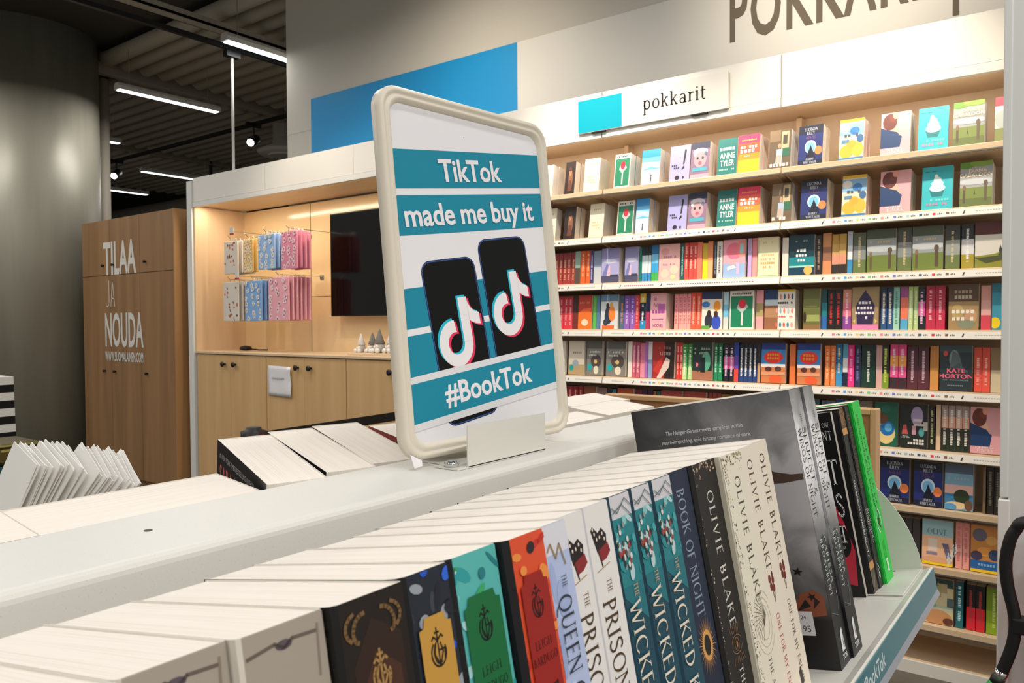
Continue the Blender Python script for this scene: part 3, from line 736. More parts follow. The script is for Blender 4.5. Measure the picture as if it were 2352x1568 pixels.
ROWS = [
 [
  ('f', -2.428, -2.363, 0.117, 'cream', 'white paperback standing half behind the sign frame'),
  ('f', -2.287, -2.222, 0.094, 'browngirl', 'dark brown face-out paperback with a pale figure'),
  ('f', -2.168, -2.073, 0.139, 'cream', 'cream face-out paperback with faint orange lettering'),
  ('f', -1.987, -1.895, 0.107, 'rose', 'green face-out paperback with red rose'),
  ('f', -1.834, -1.732, 0.094, 'beach', 'sky blue beach face-out paperback'),
  ('f', -1.681, -1.575, 0.02, 'lavender', 'lavender face-out paperback with black brush marks'),
  ('f', -1.573, -1.477, 0.084, 'mosaic', 'mauve face-out paperback with mosaic portrait'),
  ('f', -1.439, -1.343, 0.02, 'tealtext', 'dark teal face-out paperback with white lettering'),
  ('f', -1.341, -1.239, 0.108, 'sunset', 'pink to yellow glossy face-out paperback'),
  ('f', -1.197, -1.1, 0.094, 'house', 'brown face-out paperback with woman at a house'),
  ('f', -1.07, -0.965, 0.196, 'atlas', 'navy moonlit face-out paperback with orange badge'),
  ('f', -0.9, -0.8, 0.109, 'flowers', 'yellow and blue flowered face-out paperback'),
  ('f', -0.738, -0.624, 0.139, 'woman', 'pink face-out paperback with woman in navy dress'),
  ('f', -0.599, -0.49, 0.02, 'cupcake', 'turquoise face-out paperback with a cupcake'),
  ('f', -0.476, -0.368, 0.2, 'moor', 'grey green moor landscape face-out paperback'),
  ('f', -0.337, -0.26, 0.02, 'whitered', 'white and red face-out paperback half behind the pillar'),
 ],
 [
  ('f', -2.415, -2.344, 0.063, 'cream', 'white paperback standing half behind the sign frame'),
  ('f', -2.294, -2.22, 0.087, 'browngirl', 'dark brown face-out paperback with a pale figure'),
  ('f', -2.137, -2.048, 0.104, 'cream', 'cream face-out paperback with faint orange lettering'),
  ('f', -1.972, -1.876, 0.02, 'rose', 'green face-out paperback with red rose'),
  ('f', -1.866, -1.791, 0.186, 'beach', 'sky blue beach face-out paperback'),
  ('f', -1.691, -1.591, 0.02, 'lavender', 'lavender face-out paperback with black brush marks'),
  ('f', -1.587, -1.492, 0.099, 'mosaic', 'mauve face-out paperback with mosaic portrait'),
  ('f', -1.441, -1.347, 0.02, 'tealtext', 'dark teal face-out paperback with white lettering'),
  ('f', -1.343, -1.238, 0.106, 'sunset', 'red to yellow face-out paperback'),
  ('f', -1.187, -1.095, 0.079, 'house', 'brown face-out paperback with woman at a house'),
  ('f', -1.06, -0.947, 0.145, 'atlas', 'navy moonlit face-out paperback with orange badge'),
  ('f', -0.888, -0.789, 0.089, 'flowers', 'yellow and blue flowered face-out paperback'),
  ('f', -0.739, -0.622, 0.13, 'woman', 'pink face-out paperback with woman in navy dress'),
  ('f', -0.584, -0.473, 0.02, 'cupcake', 'dark turquoise face-out paperback with a cupcake'),
  ('f', -0.452, -0.341, 0.2, 'moor', 'grey green moor landscape face-out paperback'),
 ],
 [
  ('s', -2.382, -2.224, 6, ['a03a34', '8a2c2a'], 'd8a080', 'brick red spine'),
  ('s', -2.224, -2.191, 1, ['5a4a40', '8fa89a'], '', 'grey green spine'),
  ('s', -2.191, -2.13, 2, ['e8662c', 'd85a20'], 'f8c090', 'bright orange spine'),
  ('s', -2.133, -2.112, 1, ['3c3c70'], 'c0c0e0', 'slim navy violet spine'),
  ('s', -2.112, -2.065, 1, ['c8ccd0', '8898b0'], '', 'pale grey spine'),
  ('f', -2.06, -1.955, 0.062, 'wing', 'lavender aeroplane wing face-out paperback, left copy'),
  ('f', -1.925, -1.847, 0.02, 'wing', 'lavender aeroplane wing face-out paperback, right copy'),
  ('s', -1.844, -1.832, 1, ['0f7a70'], '', 'slim teal spine'),
  ('s', -1.832, -1.78, 3, ['3a90c8', 'e8eef0', 'c8dce0', '101c24'], '', 'blue and white penguin spine'),
  ('s', -1.78, -1.74, 2, ['48b050', '38a8e0', '78c8f0', '1c70b0'], '', 'bright blue spine'),
  ('f', -1.737, -1.625, 0.02, 'pink', 'pale pink floral face-out paperback'),
  ('s', -1.623, -1.605, 1, ['0d5a5c'], 'b0d8d0', 'slim dark teal spine'),
  ('s', -1.605, -1.538, 3, ['e05048', 'd84440'], 'f8c8b0', 'warm red spine'),
  ('s', -1.538, -1.514, 1, ['f08068'], '', 'coral spine'),
  ('s', -1.514, -1.486, 1, ['e8d820', 'd8b830'], '', 'yellow spine'),
  ('s', -1.486, -1.46, 1, ['f0b080', 'e08858'], '', 'peach spine'),
  ('s', -1.458, -1.441, 1, ['1c2228'], '8090a0', 'slim black spine'),
  ('s', -1.441, -1.413, 1, ['e8e2d8'], '40404a', 'white spine with dark lettering'),
  ('f', -1.409, -1.302, 0.02, 'pinkhouse', 'pink and blue house face-out paperback'),
  ('s', -1.294, -1.275, 1, ['c0a8d8'], '', 'lilac spine'),
  ('s', -1.275, -1.251, 1, ['f0a0a0', 'e88890'], '', 'salmon pink spine'),
  ('f', -1.247, -1.15, 0.02, 'creamor', 'cream face-out paperback with orange lettering'),
  ('s', -1.138, -1.11, 1, ['e0d8cc'], '', 'off-white spine'),
  ('f', -1.106, -0.996, 0.02, 'tealnight', 'dark teal face-out paperback with yellow badge'),
  ('s', -0.994, -0.967, 1, ['241c1c'], 'a08878', 'black spine with tan lettering'),
  ('s', -0.967, -0.93, 1, ['e09060', '9a6a50', 'd09060'], '', 'peach brown spine'),
  ('s', -0.928, -0.868, 2, ['302828', 'e09880', 'd0a860', 'c09840'], '', 'yellow and pink spine'),
  ('s', -0.866, -0.844, 1, ['3c90c8', 'e8ecf0', 'c0c8d8'], '', 'blue and white spine'),
  ('s', -0.842, -0.791, 1, ['6a7a48', '8a9090', '586048'], 'd0c098', 'broad moor landscape spine, left one'),
  ('f', -0.787, -0.673, 0.02, 'moor2', 'moor landscape face-out paperback, left copy'),
  ('s', -0.672, -0.619, 1, ['6a7a48', '8a9090', '484c44'], 'd0c098', 'broad moor landscape spine, middle one'),
  ('f', -0.616, -0.504, 0.02, 'moor2', 'moor landscape face-out paperback, right copy'),
  ('s', -0.5, -0.448, 1, ['6a7a48', '9aa09c', '3c403c'], 'd0c098', 'broad moor landscape spine, right one'),
  ('s', -0.445, -0.401, 1, ['a89838', 'd8d8d8', '2c3034'], 'f0f0f0', 'dark spine with gold hill'),
  ('f', -0.398, -0.269, 0.02, 'castle', 'dark red castle hill face-out paperback beside the pillar'),
 ],
 [
  ('s', -2.361, -2.239, 4, ['d83848', 'b82838'], 'f0a0a0', 'crimson spine'),
  ('s', -2.239, -2.206, 1, ['7a2c28', '3a2420'], '', 'dark red spine'),
  ('f', -2.203, -2.118, 0.02, 'orangeface', 'orange face-out paperback with red top'),
  ('s', -2.115, -2.094, 1, ['60b848'], '', 'leaf green spine'),
  ('s', -2.094, -2.073, 1, ['5a80a8'], '', 'slate blue spine'),
  ('f', -2.066, -1.963, 0.02, 'couple', 'white and orange couple face-out paperback'),
  ('s', -1.956, -1.931, 1, ['50708c', '3c5c78'], 'f08850', 'blue grey spine'),
  ('s', -1.931, -1.869, 2, ['9060b8', '8450b0'], 'd8c0e8', 'purple spine'),
  ('s', -1.869, -1.845, 1, ['d83c40'], 'f0b0a8', 'red spine'),
  ('s', -1.845, -1.811, 1, ['1890c8', '14243c', '14243c', 'e8c840'], 'f0f0f0', 'navy spine with bright blue foot'),
  ('s', -1.811, -1.787, 1, ['b83060', '1c2850'], '', 'magenta and navy spine'),
  ('f', -1.783, -1.696, 0.072, 'pinktext', 'pink face-out paperback with purple lettering'),
  ('s', -1.657, -1.571, 4, ['f0a8a0', 'ec989c'], 'c86070', 'salmon spine'),
  ('s', -1.571, -1.518, 2, ['ec5c44', 'e85038'], 'f8c0a8', 'red orange spine'),
  ('f', -1.514, -1.411, 0.02, 'couplenavy', 'white face-out paperback with navy top and couple'),
  ('s', -1.409, -1.384, 1, ['d0d8d0', '78c0e0', 'b8d8e8'], '', 'light blue spine'),
  ('f', -1.377, -1.261, 0.02, 'rose', 'green face-out paperback with red rose'),
  ('s', -1.257, -1.221, 2, ['f0a8a8', 'b0a068', 'f0a8b0'], '', 'pink and olive spine'),
  ('f', -1.215, -1.18, 0.02, 'bluebrown', 'slim blue and brown face-out paperback'),
  ('f', -1.174, -1.077, 0.087, 'figures', 'white face-out paperback with rows of tiny figures'),
  ('f', -1.045, -0.973, 0.02, 'olive', 'olive green face-out paperback'),
  ('s', -0.97, -0.946, 1, ['2c68b0', '18808c', '0c4c54'], '', 'teal and blue spine'),
  ('s', -0.945, -0.883, 2, ['181414'], 'e03030', 'black spine with red lettering'),
  ('s', -0.883, -0.848, 1, ['9048a0', 'e87890', 'e09880'], 'f8d0e0', 'pink and purple spine'),
  ('f', -0.844, -0.738, 0.02, 'domes', 'purple face-out paperback with white dome lettering'),
  ('s', -0.733, -0.685, 2, ['2c5890', '1c3050'], 'e8e0d0', 'navy spine with white lettering'),
  ('s', -0.685, -0.661, 1, ['a8d8c8', '90c8b8'], '488878', 'mint green spine'),
  ('s', -0.659, -0.63, 1, ['58b0d8', 'f08060', 'e87868', 'a05090'], '', 'coral and purple spine'),
  ('s', -0.63, -0.594, 2, ['c0d898', 'b0c880'], 'e8f0d0', 'pale green spine'),
  ('s', -0.594, -0.567, 1, ['181c2c', 'd858a0', '181c2c'], 'f8d0e8', 'dark spine with pink flower'),
  ('s', -0.567, -0.498, 2, ['c83050', 'b82844'], 'f0b0c0', 'broad crimson spine'),
  ('f', -0.486, -0.381, 0.02, 'brownface', 'brown face-out paperback with white lettering'),
  ('s', -0.377, -0.343, 1, ['d84858', 'e8b0a8', 'e0a098'], '', 'pink and red spine'),
  ('f', -0.34, -0.267, 0.02, 'tealyellow', 'teal and yellow face-out paperback beside the pillar'),
 ],
 [
  ('f', -2.373, -2.284, 0.02, 'beigeface', 'beige face-out paperback behind the sign frame'),
  ('f', -2.264, -2.164, 0.02, 'beigeface', 'beige face-out paperback with teal badge'),
  ('f', -2.151, -2.056, 0.02, 'cat', 'grey face-out paperback with teal badge, left copy'),
  ('f', -2.035, -1.919, 0.014, 'cat', 'grey face-out paperback with teal badge, right copy'),
  ('s', -1.912, -1.887, 1, ['ece4d8'], '', 'white spine'),
  ('s', -1.887, -1.843, 2, ['c86078', 'b85070'], 'f0c0c8', 'mauve pink spine'),
  ('s', -1.843, -1.816, 1, ['e890a0', 'd87898'], '', 'rose pink spine'),
  ('s', -1.816, -1.8, 1, ['a868b8'], '', 'slim purple spine'),
  ('s', -1.8, -1.776, 1, ['90a0c8', 'e0e0e4'], '', 'white and blue spine'),
  ('f', -1.771, -1.652, 0.02, 'redleg', 'red and black face-out paperback with pale leg'),
  ('s', -1.648, -1.614, 2, ['e03c38', 'd83434'], 'f8c0b0', 'scarlet spine'),
  ('s', -1.614, -1.564, 2, ['b8e098', '58b058', '389848'], 'f0f8e0', 'green spine with cream foot'),
  ('f', -1.562, -1.46, 0.02, 'greenfig', 'dark green face-out paperback with figures'),
  ('s', -1.455, -1.413, 2, ['1c8858', '146c48'], 'c8f0d8', 'emerald green spine'),
  ('s', -1.409, -1.358, 2, ['181828', 'd858a0', '181828'], 'f0d0e8', 'dark spine with pink flower'),
  ('s', -1.358, -1.336, 1, ['e84838', '6048a8', '3048a8'], '', 'red to blue spine'),
  ('s', -1.334, -1.248, 4, ['24407c', '141c30', '141c30'], 'f0f0f0', 'navy spine with white lettering'),
  ('s', -1.248, -1.233, 1, ['c8a080', '302c38'], '', 'slim brown spine'),
  ('f', -1.229, -1.119, 0.02, 'splash', 'blue beach face-out paperback with red badge, left copy'),
  ('s', -1.104, -1.078, 1, ['e87840'], '', 'single orange spine'),
  ('f', -1.07, -0.969, 0.02, 'splash', 'blue beach face-out paperback with red badge, right copy'),
  ('s', -0.954, -0.91, 2, ['f08848', 'e87838'], 'f8c8a0', 'orange spine'),
  ('s', -0.91, -0.883, 1, ['3c98d0', '2470a8'], 'f0e0a0', 'mid blue spine'),
  ('s', -0.881, -0.86, 1, ['1c2840', 'e0e0e0', '58a0c0'], '', 'white and navy spine'),
  ('s', -0.86, -0.834, 1, ['f03890', 'e02880'], 'f8a0d0', 'magenta spine'),
  ('s', -0.834, -0.809, 1, ['303860', '2c3050'], '7880b0', 'navy spine'),
  ('s', -0.807, -0.751, 1, ['143c30', '0c2c24'], 'e8f0e8', 'broad dark green spine'),
  ('s', -0.75, -0.726, 1, ['d8b0a8', 'c8a09c'], '', 'dusty pink spine'),
  ('s', -0.726, -0.7, 1, ['80a030', '202c20', '283020'], 'd8e060', 'black and lime spine'),
  ('s', -0.697, -0.635, 2, ['3c2830', 'e85898', 'f0a050', 'e84890'], 'f0d0e0', 'hot pink spine'),
  ('s', -0.633, -0.553, 2, ['5c2c38', '4c2430'], 'd8b8c0', 'broad maroon spine'),
  ('s', -0.55, -0.518, 1, ['d89850', 'c08040'], '', 'tan orange spine'),
  ('f', -0.515, -0.401, 0.02, 'magpie', 'dark slate face-out paperback with pink lettering'),
  ('s', -0.398, -0.343, 2, ['e85848', 'd84c3c'], 'f8b0a0', 'coral red spine'),
  ('s', -0.343, -0.307, 1, ['d8c8a8', '907858'], '', 'beige patterned spine beside the pillar'),
 ],
 [
  ('s', -2.307, -2.181, 4, ['c83038', 'a02028'], 'f0b0a0', 'bright red spine'),
  ('f', -2.173, -2.096, 0.02, 'brownarch', 'brown face-out paperback with dark arch'),
  ('s', -2.091, -2.034, 3, ['a88080', '907070'], '', 'mauve grey spine'),
  ('s', -2.031, -2.005, 1, ['20242c'], '', 'near black spine'),
  ('s', -2.003, -1.98, 1, ['2c708c'], '', 'teal blue spine'),
  ('f', -1.972, -1.878, 0.02, 'rust', 'rust orange face-out paperback'),
  ('s', -1.873, -1.834, 2, ['7a2030', 'e0c8c8', '7a2030'], '', 'dark red spine with white label'),
  ('s', -1.834, -1.776, 2, ['502050', '3c1c44'], '', 'deep purple spine'),
  ('s', -1.774, -1.757, 1, ['b07048'], '', 'tan spine'),
  ('s', -1.755, -1.734, 1, ['1c6858'], '', 'bottle green spine'),
  ('f', -1.729, -1.614, 0.02, 'brick', 'brick red face-out paperback, left copy'),
  ('f', -1.605, -1.492, 0.02, 'brick', 'brick red face-out paperback, right copy'),
  ('s', -1.485, -1.421, 3, ['b85048', 'a04038'], '', 'rust red spine'),
  ('s', -1.419, -1.346, 3, ['b09040', '987830'], '', 'mustard spine'),
  ('s', -1.344, -1.204, 5, ['486070', '384850'], '', 'slate spine'),
  ('s', -1.2, -1.142, 2, ['802830', '702028'], '', 'wine red spine'),
  ('s', -1.134, -0.977, 6, ['506878', '405060'], '', 'steel blue spine'),
  ('s', -0.97, -0.91, 3, ['788898', '607080'], '', 'grey blue spine'),
  ('s', -0.909, -0.877, 1, ['2458a0'], '', 'cobalt blue spine'),
  ('f', -0.873, -0.763, 0.02, 'greybrown', 'grey brown face-out paperback behind the wood panel'),
  ('f', -0.753, -0.663, 0.02, 'peacock', 'teal face-out paperback with blue eye'),
  ('f', -0.658, -0.553, 0.02, 'collage', 'dark face-out paperback with lilac collage'),
  ('s', -0.551, -0.531, 1, ['1c2018'], 'c8c090', 'black spine beside beige spine'),
  ('s', -0.528, -0.51, 1, ['e0c0a0'], '', 'plain beige spine'),
  ('s', -0.508, -0.411, 4, ['1c2c1c', '283024', 'e0a890', 'a89898'], 'f0e8e0', 'dusk landscape spine'),
  ('f', -0.408, -0.305, 0.02, 'woman', 'pink face-out paperback with woman in navy dress'),
 ],
 [
  ('f', -0.732, -0.618, 0.03, 'atlas', 'navy moonlit face-out paperback with orange badge, left copy'),
  ('f', -0.605, -0.499, 0.02, 'atlas', 'navy moonlit face-out paperback with orange badge, right copy'),
  ('f', -0.494, -0.394, 0.152, 'bay', 'blue bay face-out paperback with dark tree'),
  ('s', -0.365, -0.354, 1, ['7a6850'], '', 'slim brown spine'),
  ('s', -0.352, -0.303, 2, ['201c1c'], '807868', 'black spine beside the pillar'),
  ('s', -0.851, -0.745, 4, ['504840', '403830'], '', 'dark brown spine behind the white divider'),
 ],
 [
  ('s', -0.665, -0.581, 3, ['403c3c'], '', 'charcoal spine behind the white divider'),
  ('f', -0.573, -0.461, 0.02, 'olivep', 'peach and blue face-out paperback with two chairs'),
  ('s', -0.456, -0.407, 2, ['f0a8a0', 'e89890'], 'd07878', 'salmon pink spine'),
  ('f', -0.403, -0.301, 0.02, 'flowers2', 'orange and navy flowered face-out paperback'),
 ],
 [
  ('f', -0.57, -0.458, 0.02, 'village', 'pale village face-out paperback with peach foot'),
  ('s', -0.453, -0.426, 1, ['20707c', '1c5c68'], 'd0f0f0', 'petrol blue spine'),
  ('s', -0.417, -0.353, 2, ['e02838', 'e02838', '181414', '141010'], 'c04040', 'black spine with red arrow foot'),
  ('s', -0.35, -0.298, 1, ['90b028', '789820'], 'd0e080', 'lime green spine'),
 ],
]

# ================================================================ paperbacks on the wall bookcase
# cover designs, unit square: r rect, e ellipse, p polygon, t centred text, d unreadable line of lettering
def dome(c): return [('p', [(.2, .12), (.8, .12), (.86, .55), (.7, .75), (.5, .93), (.3, .75), (.14, .55)], c)]
def tree(x, y, s, c): return [('r', x - .015, y, x + .015, y + .1 * s, c), ('e', x, y + .16 * s, .06 * s, .1 * s, c)]
def fig(x, y, s, body, skin, hair): return [('p', [(x - .09 * s, y), (x + .09 * s, y), (x + .06 * s, y + .3 * s), (x - .06 * s, y + .3 * s)], body), ('e', x, y + .36 * s, .05 * s, .06 * s, skin), ('e', x, y + .40 * s, .055 * s, .04 * s, hair)]
DES = {
 'cream': ('efe4c8', [('d', .5, .8, .5, .05, 'c8b890'), ('d', .5, .42, .6, .04, 'e8b878'), ('d', .5, .33, .6, .04, 'e8b878'), ('d', .5, .24, .45, .04, 'e8b878')]),
 'browngirl': ('2a1812', [('e', .55, .45, .22, .3, '8a5a3c'), ('e', .5, .68, .13, .12, 'b07c58'), ('e', .48, .78, .16, .08, '4a2818'), ('p', [(.3, .1), (.75, .1), (.65, .42), (.4, .42)], '6a3c28')]),
 'rose': ('16805a', [('r', 0, .86, 1, 1, 'ece6da'), ('d', .5, .90, .8, .05, '3a3a3a'), ('p', [(.47, .1), (.55, .1), (.56, .55), (.48, .55)], 'd8dcd8'), ('p', [(.28, .55), (.5, .42), (.78, .58), (.6, .72), (.4, .72)], 'b8c4c0'), ('e', .52, .66, .15, .12, 'd8203c'), ('r', 0, 0, 1, .05, 'ece6da'), ('r', 0, 0, .05, 1, 'ece6da'), ('r', .95, 0, 1, 1, 'ece6da')]),
 'beach': ('6cc0ec', [('r', 0, 0, 1, .42, 'dfeaf0'), ('r', 0, .78, 1, 1, '2a94dc'), ('p', [(0, .42), (.5, .5), (1, .44), (1, .62), (0, .66)], 'b8def2'), ('p', [(.5, .08), (.58, .08), (.57, .22), (.52, .22)], '3a2c30'), ('e', .55, .25, .035, .03, '402820'), ('d', .5, .56, .5, .05, 'f4f8fa')]),
 'lavender': ('a6a4d6', [('p', [(.66, .45), (.74, .48), (.82, .86), (.72, .88)], '14121c'), ('p', [(.62, .3), (.75, .36), (.72, .44), (.6, .34)], '14121c'), ('e', .4, .1, .12, .06, '14121c'), ('e', .7, .09, .05, .04, '14121c'), ('d', .3, .42, .4, .05, '2c2838'), ('d', .36, .35, .3, .05, '2c2838')]),
 'mosaic': ('8a6c88', [('r', 0, .82, 1, 1, '28304c'), ('e', .5, .74, .4, .1, 'd8d0dc'), ('e', .5, .52, .34, .22, 'b89aa0'), ('e', .36, .56, .06, .04, '302830'), ('e', .64, .56, .06, .04, '302830'), ('e', .5, .42, .1, .05, 'c05878'), ('r', .1, .2, .9, .3, '48a0b8'), ('r', 0, 0, 1, .12, 'c898a8'), ('e', .22, .66, .07, .05, 'e8dcd8'), ('e', .78, .68, .07, .05, '58708c')]),
 'tealtext': ('14726e', [('t', 'ANNE', .5, .46, .15, 'f0f4ee', 'sans', .8, 1), ('t', 'TYLER', .5, .26, .15, 'f0f4ee', 'sans', .72, 1), ('d', .5, .68, .8, .08, 'e0ece8'), ('d', .5, .14, .8, .04, '9cc8c0')]),
 'sunset': ('f0603c', [('r', 0, .78, 1, 1, 'e83868'), ('r', 0, .0, 1, .34, 'f8c020'), ('r', 0, .34, 1, .5, 'f49028'), ('d', .5, .84, .7, .04, 'f8b048'), ('d', .5, .64, .8, .07, 'fce8e0'), ('d', .45, .52, .7, .09, 'fce8e0'), ('d', .5, .42, .4, .03, 'fce8e0')]),
 'house': ('6a5844', [('r', .55, .5, .9, .95, 'c8b088'), ('r', .62, .62, .82, .86, '4c4438'), ('r', 0, .7, .5, 1, '8a7458'), ('r', .6, .3, .95, .52, '30684c'), ('p', [(.3, .12), (.6, .12), (.62, .5), (.34, .5)], 'a8b8cc'), ('e', .47, .58, .07, .07, 'c89878'), ('r', .34, .12, .56, .34, 'b8a898'), ('d', .5, .05, .9, .08, 'e8e0d4')]),
 'atlas': ('1c2c70', [('r', 0, .78, 1, 1, '101830'), ('r', 0, .0, 1, .12, '101838'), ('e', .5, .45, .24, .17, 'd8ecf8'), ('e', .5, .43, .19, .14, '7cc0ec'), ('p', [(.3, .14), (.75, .14), (.56, .42), (.5, .5), (.46, .4)], '0c1028'), ('e', .83, .34, .15, .11, 'f0884c'), ('t', 'LUCINDA', .5, .86, .075, 'e0e4ec', 'serif', .8, 0), ('t', 'RILEY', .5, .76, .075, 'e0e4ec', 'serif', .8, 0), ('t', 'ATLAS', .5, .655, .07, 'a05870', 'serif', .9, 0), ('t', 'HARRY', .5, .11, .06, 'd8e0ec', 'serif', .8, 0), ('t', 'WHITTAKER', .5, .03, .06, 'd8e0ec', 'serif', .75, 0)]),
 'flowers': ('e8dcc0', [('r', 0, .93, 1, 1, 'f0c020'), ('r', 0, .6, 1, .9, '88b8dc'), ('e', .2, .78, .2, .1, 'e8e4d8'), ('e', .62, .7, .2, .1, '3478b8'), ('e', .3, .2, .28, .16, 'f0b038'), ('e', .75, .24, .24, .18, 'f0b840'), ('e', .5, .38, .2, .1, 'e8a838'), ('e', .85, .5, .14, .1, '3c6898'), ('r', .1, .42, .4, .5, '5888a8'), ('d', .5, .56, .6, .07, '48586c'), ('r', 0, 0, 1, .05, '3c78b0')]),
 'woman': ('e8aab0', [('p', [(0, .16), (.65, .16), (.72, .4), (.55, .52), (.2, .6), (0, .66)], '1c3c6c'), ('p', [(.2, .6), (.55, .52), (.66, .42), (.6, .6), (.4, .78)], 'e8b8a0'), ('e', .3, .78, .24, .2, '6a3024'), ('e', .42, .86, .13, .1, '7a3828'), ('e', .5, .92, .1, .08, 'e8a890'), ('d', .48, .12, .6, .025, 'f4eef0'), ('t', 'ELINORA', .5, .03, .075, 'f4f0f0', 'serif', .8, 0)]),
 'cupcake': ('30b8c4', [('p', [(.32, .3), (.66, .3), (.74, .46), (.24, .46)], '1c7c84'), ('e', .5, .5, .26, .09, 'c8eeee'), ('e', .5, .6, .2, .08, 'd8f4f4'), ('e', .5, .69, .13, .07, 'e4f8f8'), ('e', .46, .77, .06, .05, 'f0fcfc'), ('d', .5, .2, .8, .05, '78d8dc'), ('d', .5, .1, .7, .06, 'b090b0'), ('d', .28, .88, .4, .02, '207880')]),
 'moor': ('a4a8a8', [('r', 0, 0, 1, .42, '7c8c48'), ('r', 0, 0, 1, .18, '667440'), ('e', .2, .95, .3, .1, '6c9838'), ('e', .7, .96, .4, .08, '88a848'), ('e', .5, .55, .6, .07, 'c8ccd0'), ('r', .76, .1, .84, .5, '685848'), ('e', .8, .5, .07, .07, '6a5c48'), ('r', .1, .08, .17, .4, '5c5040'), ('e', .14, .42, .05, .06, '8a6c50'), ('p', [(.44, .26), (.48, .26), (.46, .38)], '4c5038'), ('t', 'DIANA', .55, .76, .07, 'f0d8c0', 'sans', 1.1, 1), ('t', 'GABALDON', .5, .66, .08, 'f4e0c8', 'sans', 1.0, 1)]),
 'moor2': ('9aa0a4', [('r', 0, 0, 1, .40, '72843c'), ('r', 0, .78, 1, 1, '48503c'), ('e', .5, .55, .6, .08, 'c0c6c8'), ('r', .74, .08, .84, .46, '5c4c38'), ('e', .79, .5, .08, .07, '5e5040'), ('r', .1, .06, .18, .36, '6c5840'), ('e', .14, .42, .05, .06, '8a6c50'), ('d', .5, .68, .8, .05, 'c8b890')]),
 'castle': ('d8d4cc', [('r', 0, .72, 1, 1, '5c2c2c'), ('p', [(0, 0), (1, 0), (1, .42), (.5, .3), (0, .26)], '8a8c34'), ('p', [(.0, .22), (.6, .26), (.7, .42), (1, .4), (1, .2), (.3, .1)], '4a5030'), ('p', [(.62, .34), (.66, .5), (.7, .4), (.78, .54), (.84, .42), (.95, .56), (1, .36)], '3c3c3c')]),
 'whitered': ('e4e0da', [('r', 0, .8, 1, 1, 'd05060'), ('r', 0, 0, 1, .3, '889058'), ('e', .3, .5, .3, .2, 'b8c0b8')]),
 'wing': ('b0acd8', [('r', 0, .7, 1, 1, '8c88b8'), ('r', 0, .0, 1, .2, '50506c'), ('p', [(.05, .2), (.5, .2), (.45, .5), (.3, .56), (.1, .3)], '7880b8'), ('e', .5, .62, .4, .06, 'd8d8ec'), ('p', [(.3, .2), (.5, .2), (.5, .5), (.4, .5)], 'e8c0d0'), ('r', .5, .18, .95, .24, '383c50')]),
 'pink': ('f0b8b4', [('e', .3, .8, .2, .1, 'e8a0a0'), ('e', .75, .3, .2, .12, 'f4d0b8'), ('e', .3, .2, .2, .12, 'f4ccb8'), ('d', .5, .62, .7, .06, 'b87890'), ('d', .5, .42, .6, .05, 'c08898'), ('e', .7, .1, .12, .06, 'f0e0a0')]),
 'pinkhouse': ('f0a8b8', [('r', 0, 0, 1, .38, '98b8e0'), ('e', .5, .7, .36, .22, 'f07890'), ('r', .68, .55, 1, .95, 'f09078'), ('r', .76, .62, .92, .88, 'a0d0e0'), ('e', .5, .42, .35, .08, 'f4a8b0'), ('r', .6, .1, .75, .4, 'c8b8e0'), ('p', [(.2, .2), (.6, .26), (.5, .34), (.2, .3)], 'e8e8f0')]),
 'creamor': ('f0e6bc', [('d', .5, .84, .5, .05, 'd8d0a0'), ('d', .5, .52, .6, .05, 'f0b070'), ('d', .5, .42, .7, .05, 'e8b088'), ('d', .5, .32, .7, .05, 'f0a060'), ('d', .5, .22, .5, .05, 'e8a878'), ('r', .03, .05, .05, .95, '90c8a0'), ('r', .05, .02, .95, .04, '90c8a0')]),
 'tealnight': ('0c3844', [('r', 0, .2, 1, .45, '188890'), ('r', 0, .2, 1, .24, 'a0e0d8'), ('r', 0, 0, 1, .2, '0c3c58'), ('d', .5, .82, .5, .05, '7898a0'), ('d', .5, .58, .4, .07, 'e8f0f0'), ('d', .5, .46, .45, .06, 'e8f0f0'), ('d', .5, .34, .3, .06, 'e8f0f0'), ('e', .76, .12, .17, .11, 'e8b860')]),
 'orangeface': ('f07828', [('r', 0, .5, 1, 1, 'b83c28'), ('p', [(.1, .5), (.9, .5), (1, .62), (.4, .6)], 'e86030'), ('e', .5, .2, .25, .1, 'f8e0c0'), ('d', .5, .75, .8, .06, 'e87050')]),
 'couple': ('d8dce0', [('r', 0, .8, 1, 1, '6888a8'), ('e', .45, .4, .22, .26, '28344c'), ('e', .66, .45, .2, .22, 'f08838'), ('e', .4, .68, .09, .08, '302820'), ('e', .62, .70, .09, .08, 'e0a850'), ('r', .1, 0, .8, .12, 'e87030'), ('e', .3, .2, .14, .1, '384050')]),
 'pinktext': ('eeb0b8', [('t', 'SE', .3, .80, .10, '783c60', 'sans', .9, 1), ('t', 'PÄIVÄ'.replace('Ä', 'A'), .45, .62, .10, '783c60', 'sans', .8, 1), ('r', .5, .45, .95, .7, 'b860a8'), ('d', .5, .44, .8, .09, 'a04890'), ('d', .5, .26, .7, .03, 'a04890'), ('t', 'HOOVER', .5, .06, .09, '904878', 'sans', .75, 1)]),
 'couplenavy': ('ece4d8', [('r', 0, .8, 1, 1, '1c2c58'), ('e', .75, .62, .17, .14, 'f09828'), ('e', .2, .66, .2, .08, '3478c0'), ('e', .35, .22, .2, .2, '303040'), ('e', .72, .18, .22, .2, '3450c0'), ('e', .36, .42, .1, .09, '301c18'), ('e', .7, .4, .1, .09, '402820'), ('r', .0, .0, .4, .1, '60a048')]),
 'bluebrown': ('9a6848', [('r', 0, .7, 1, 1, '1c3c6c'), ('r', 0, .6, 1, .75, 'c8d8e0'), ('r', 0, .3, 1, .55, 'b88860')]),
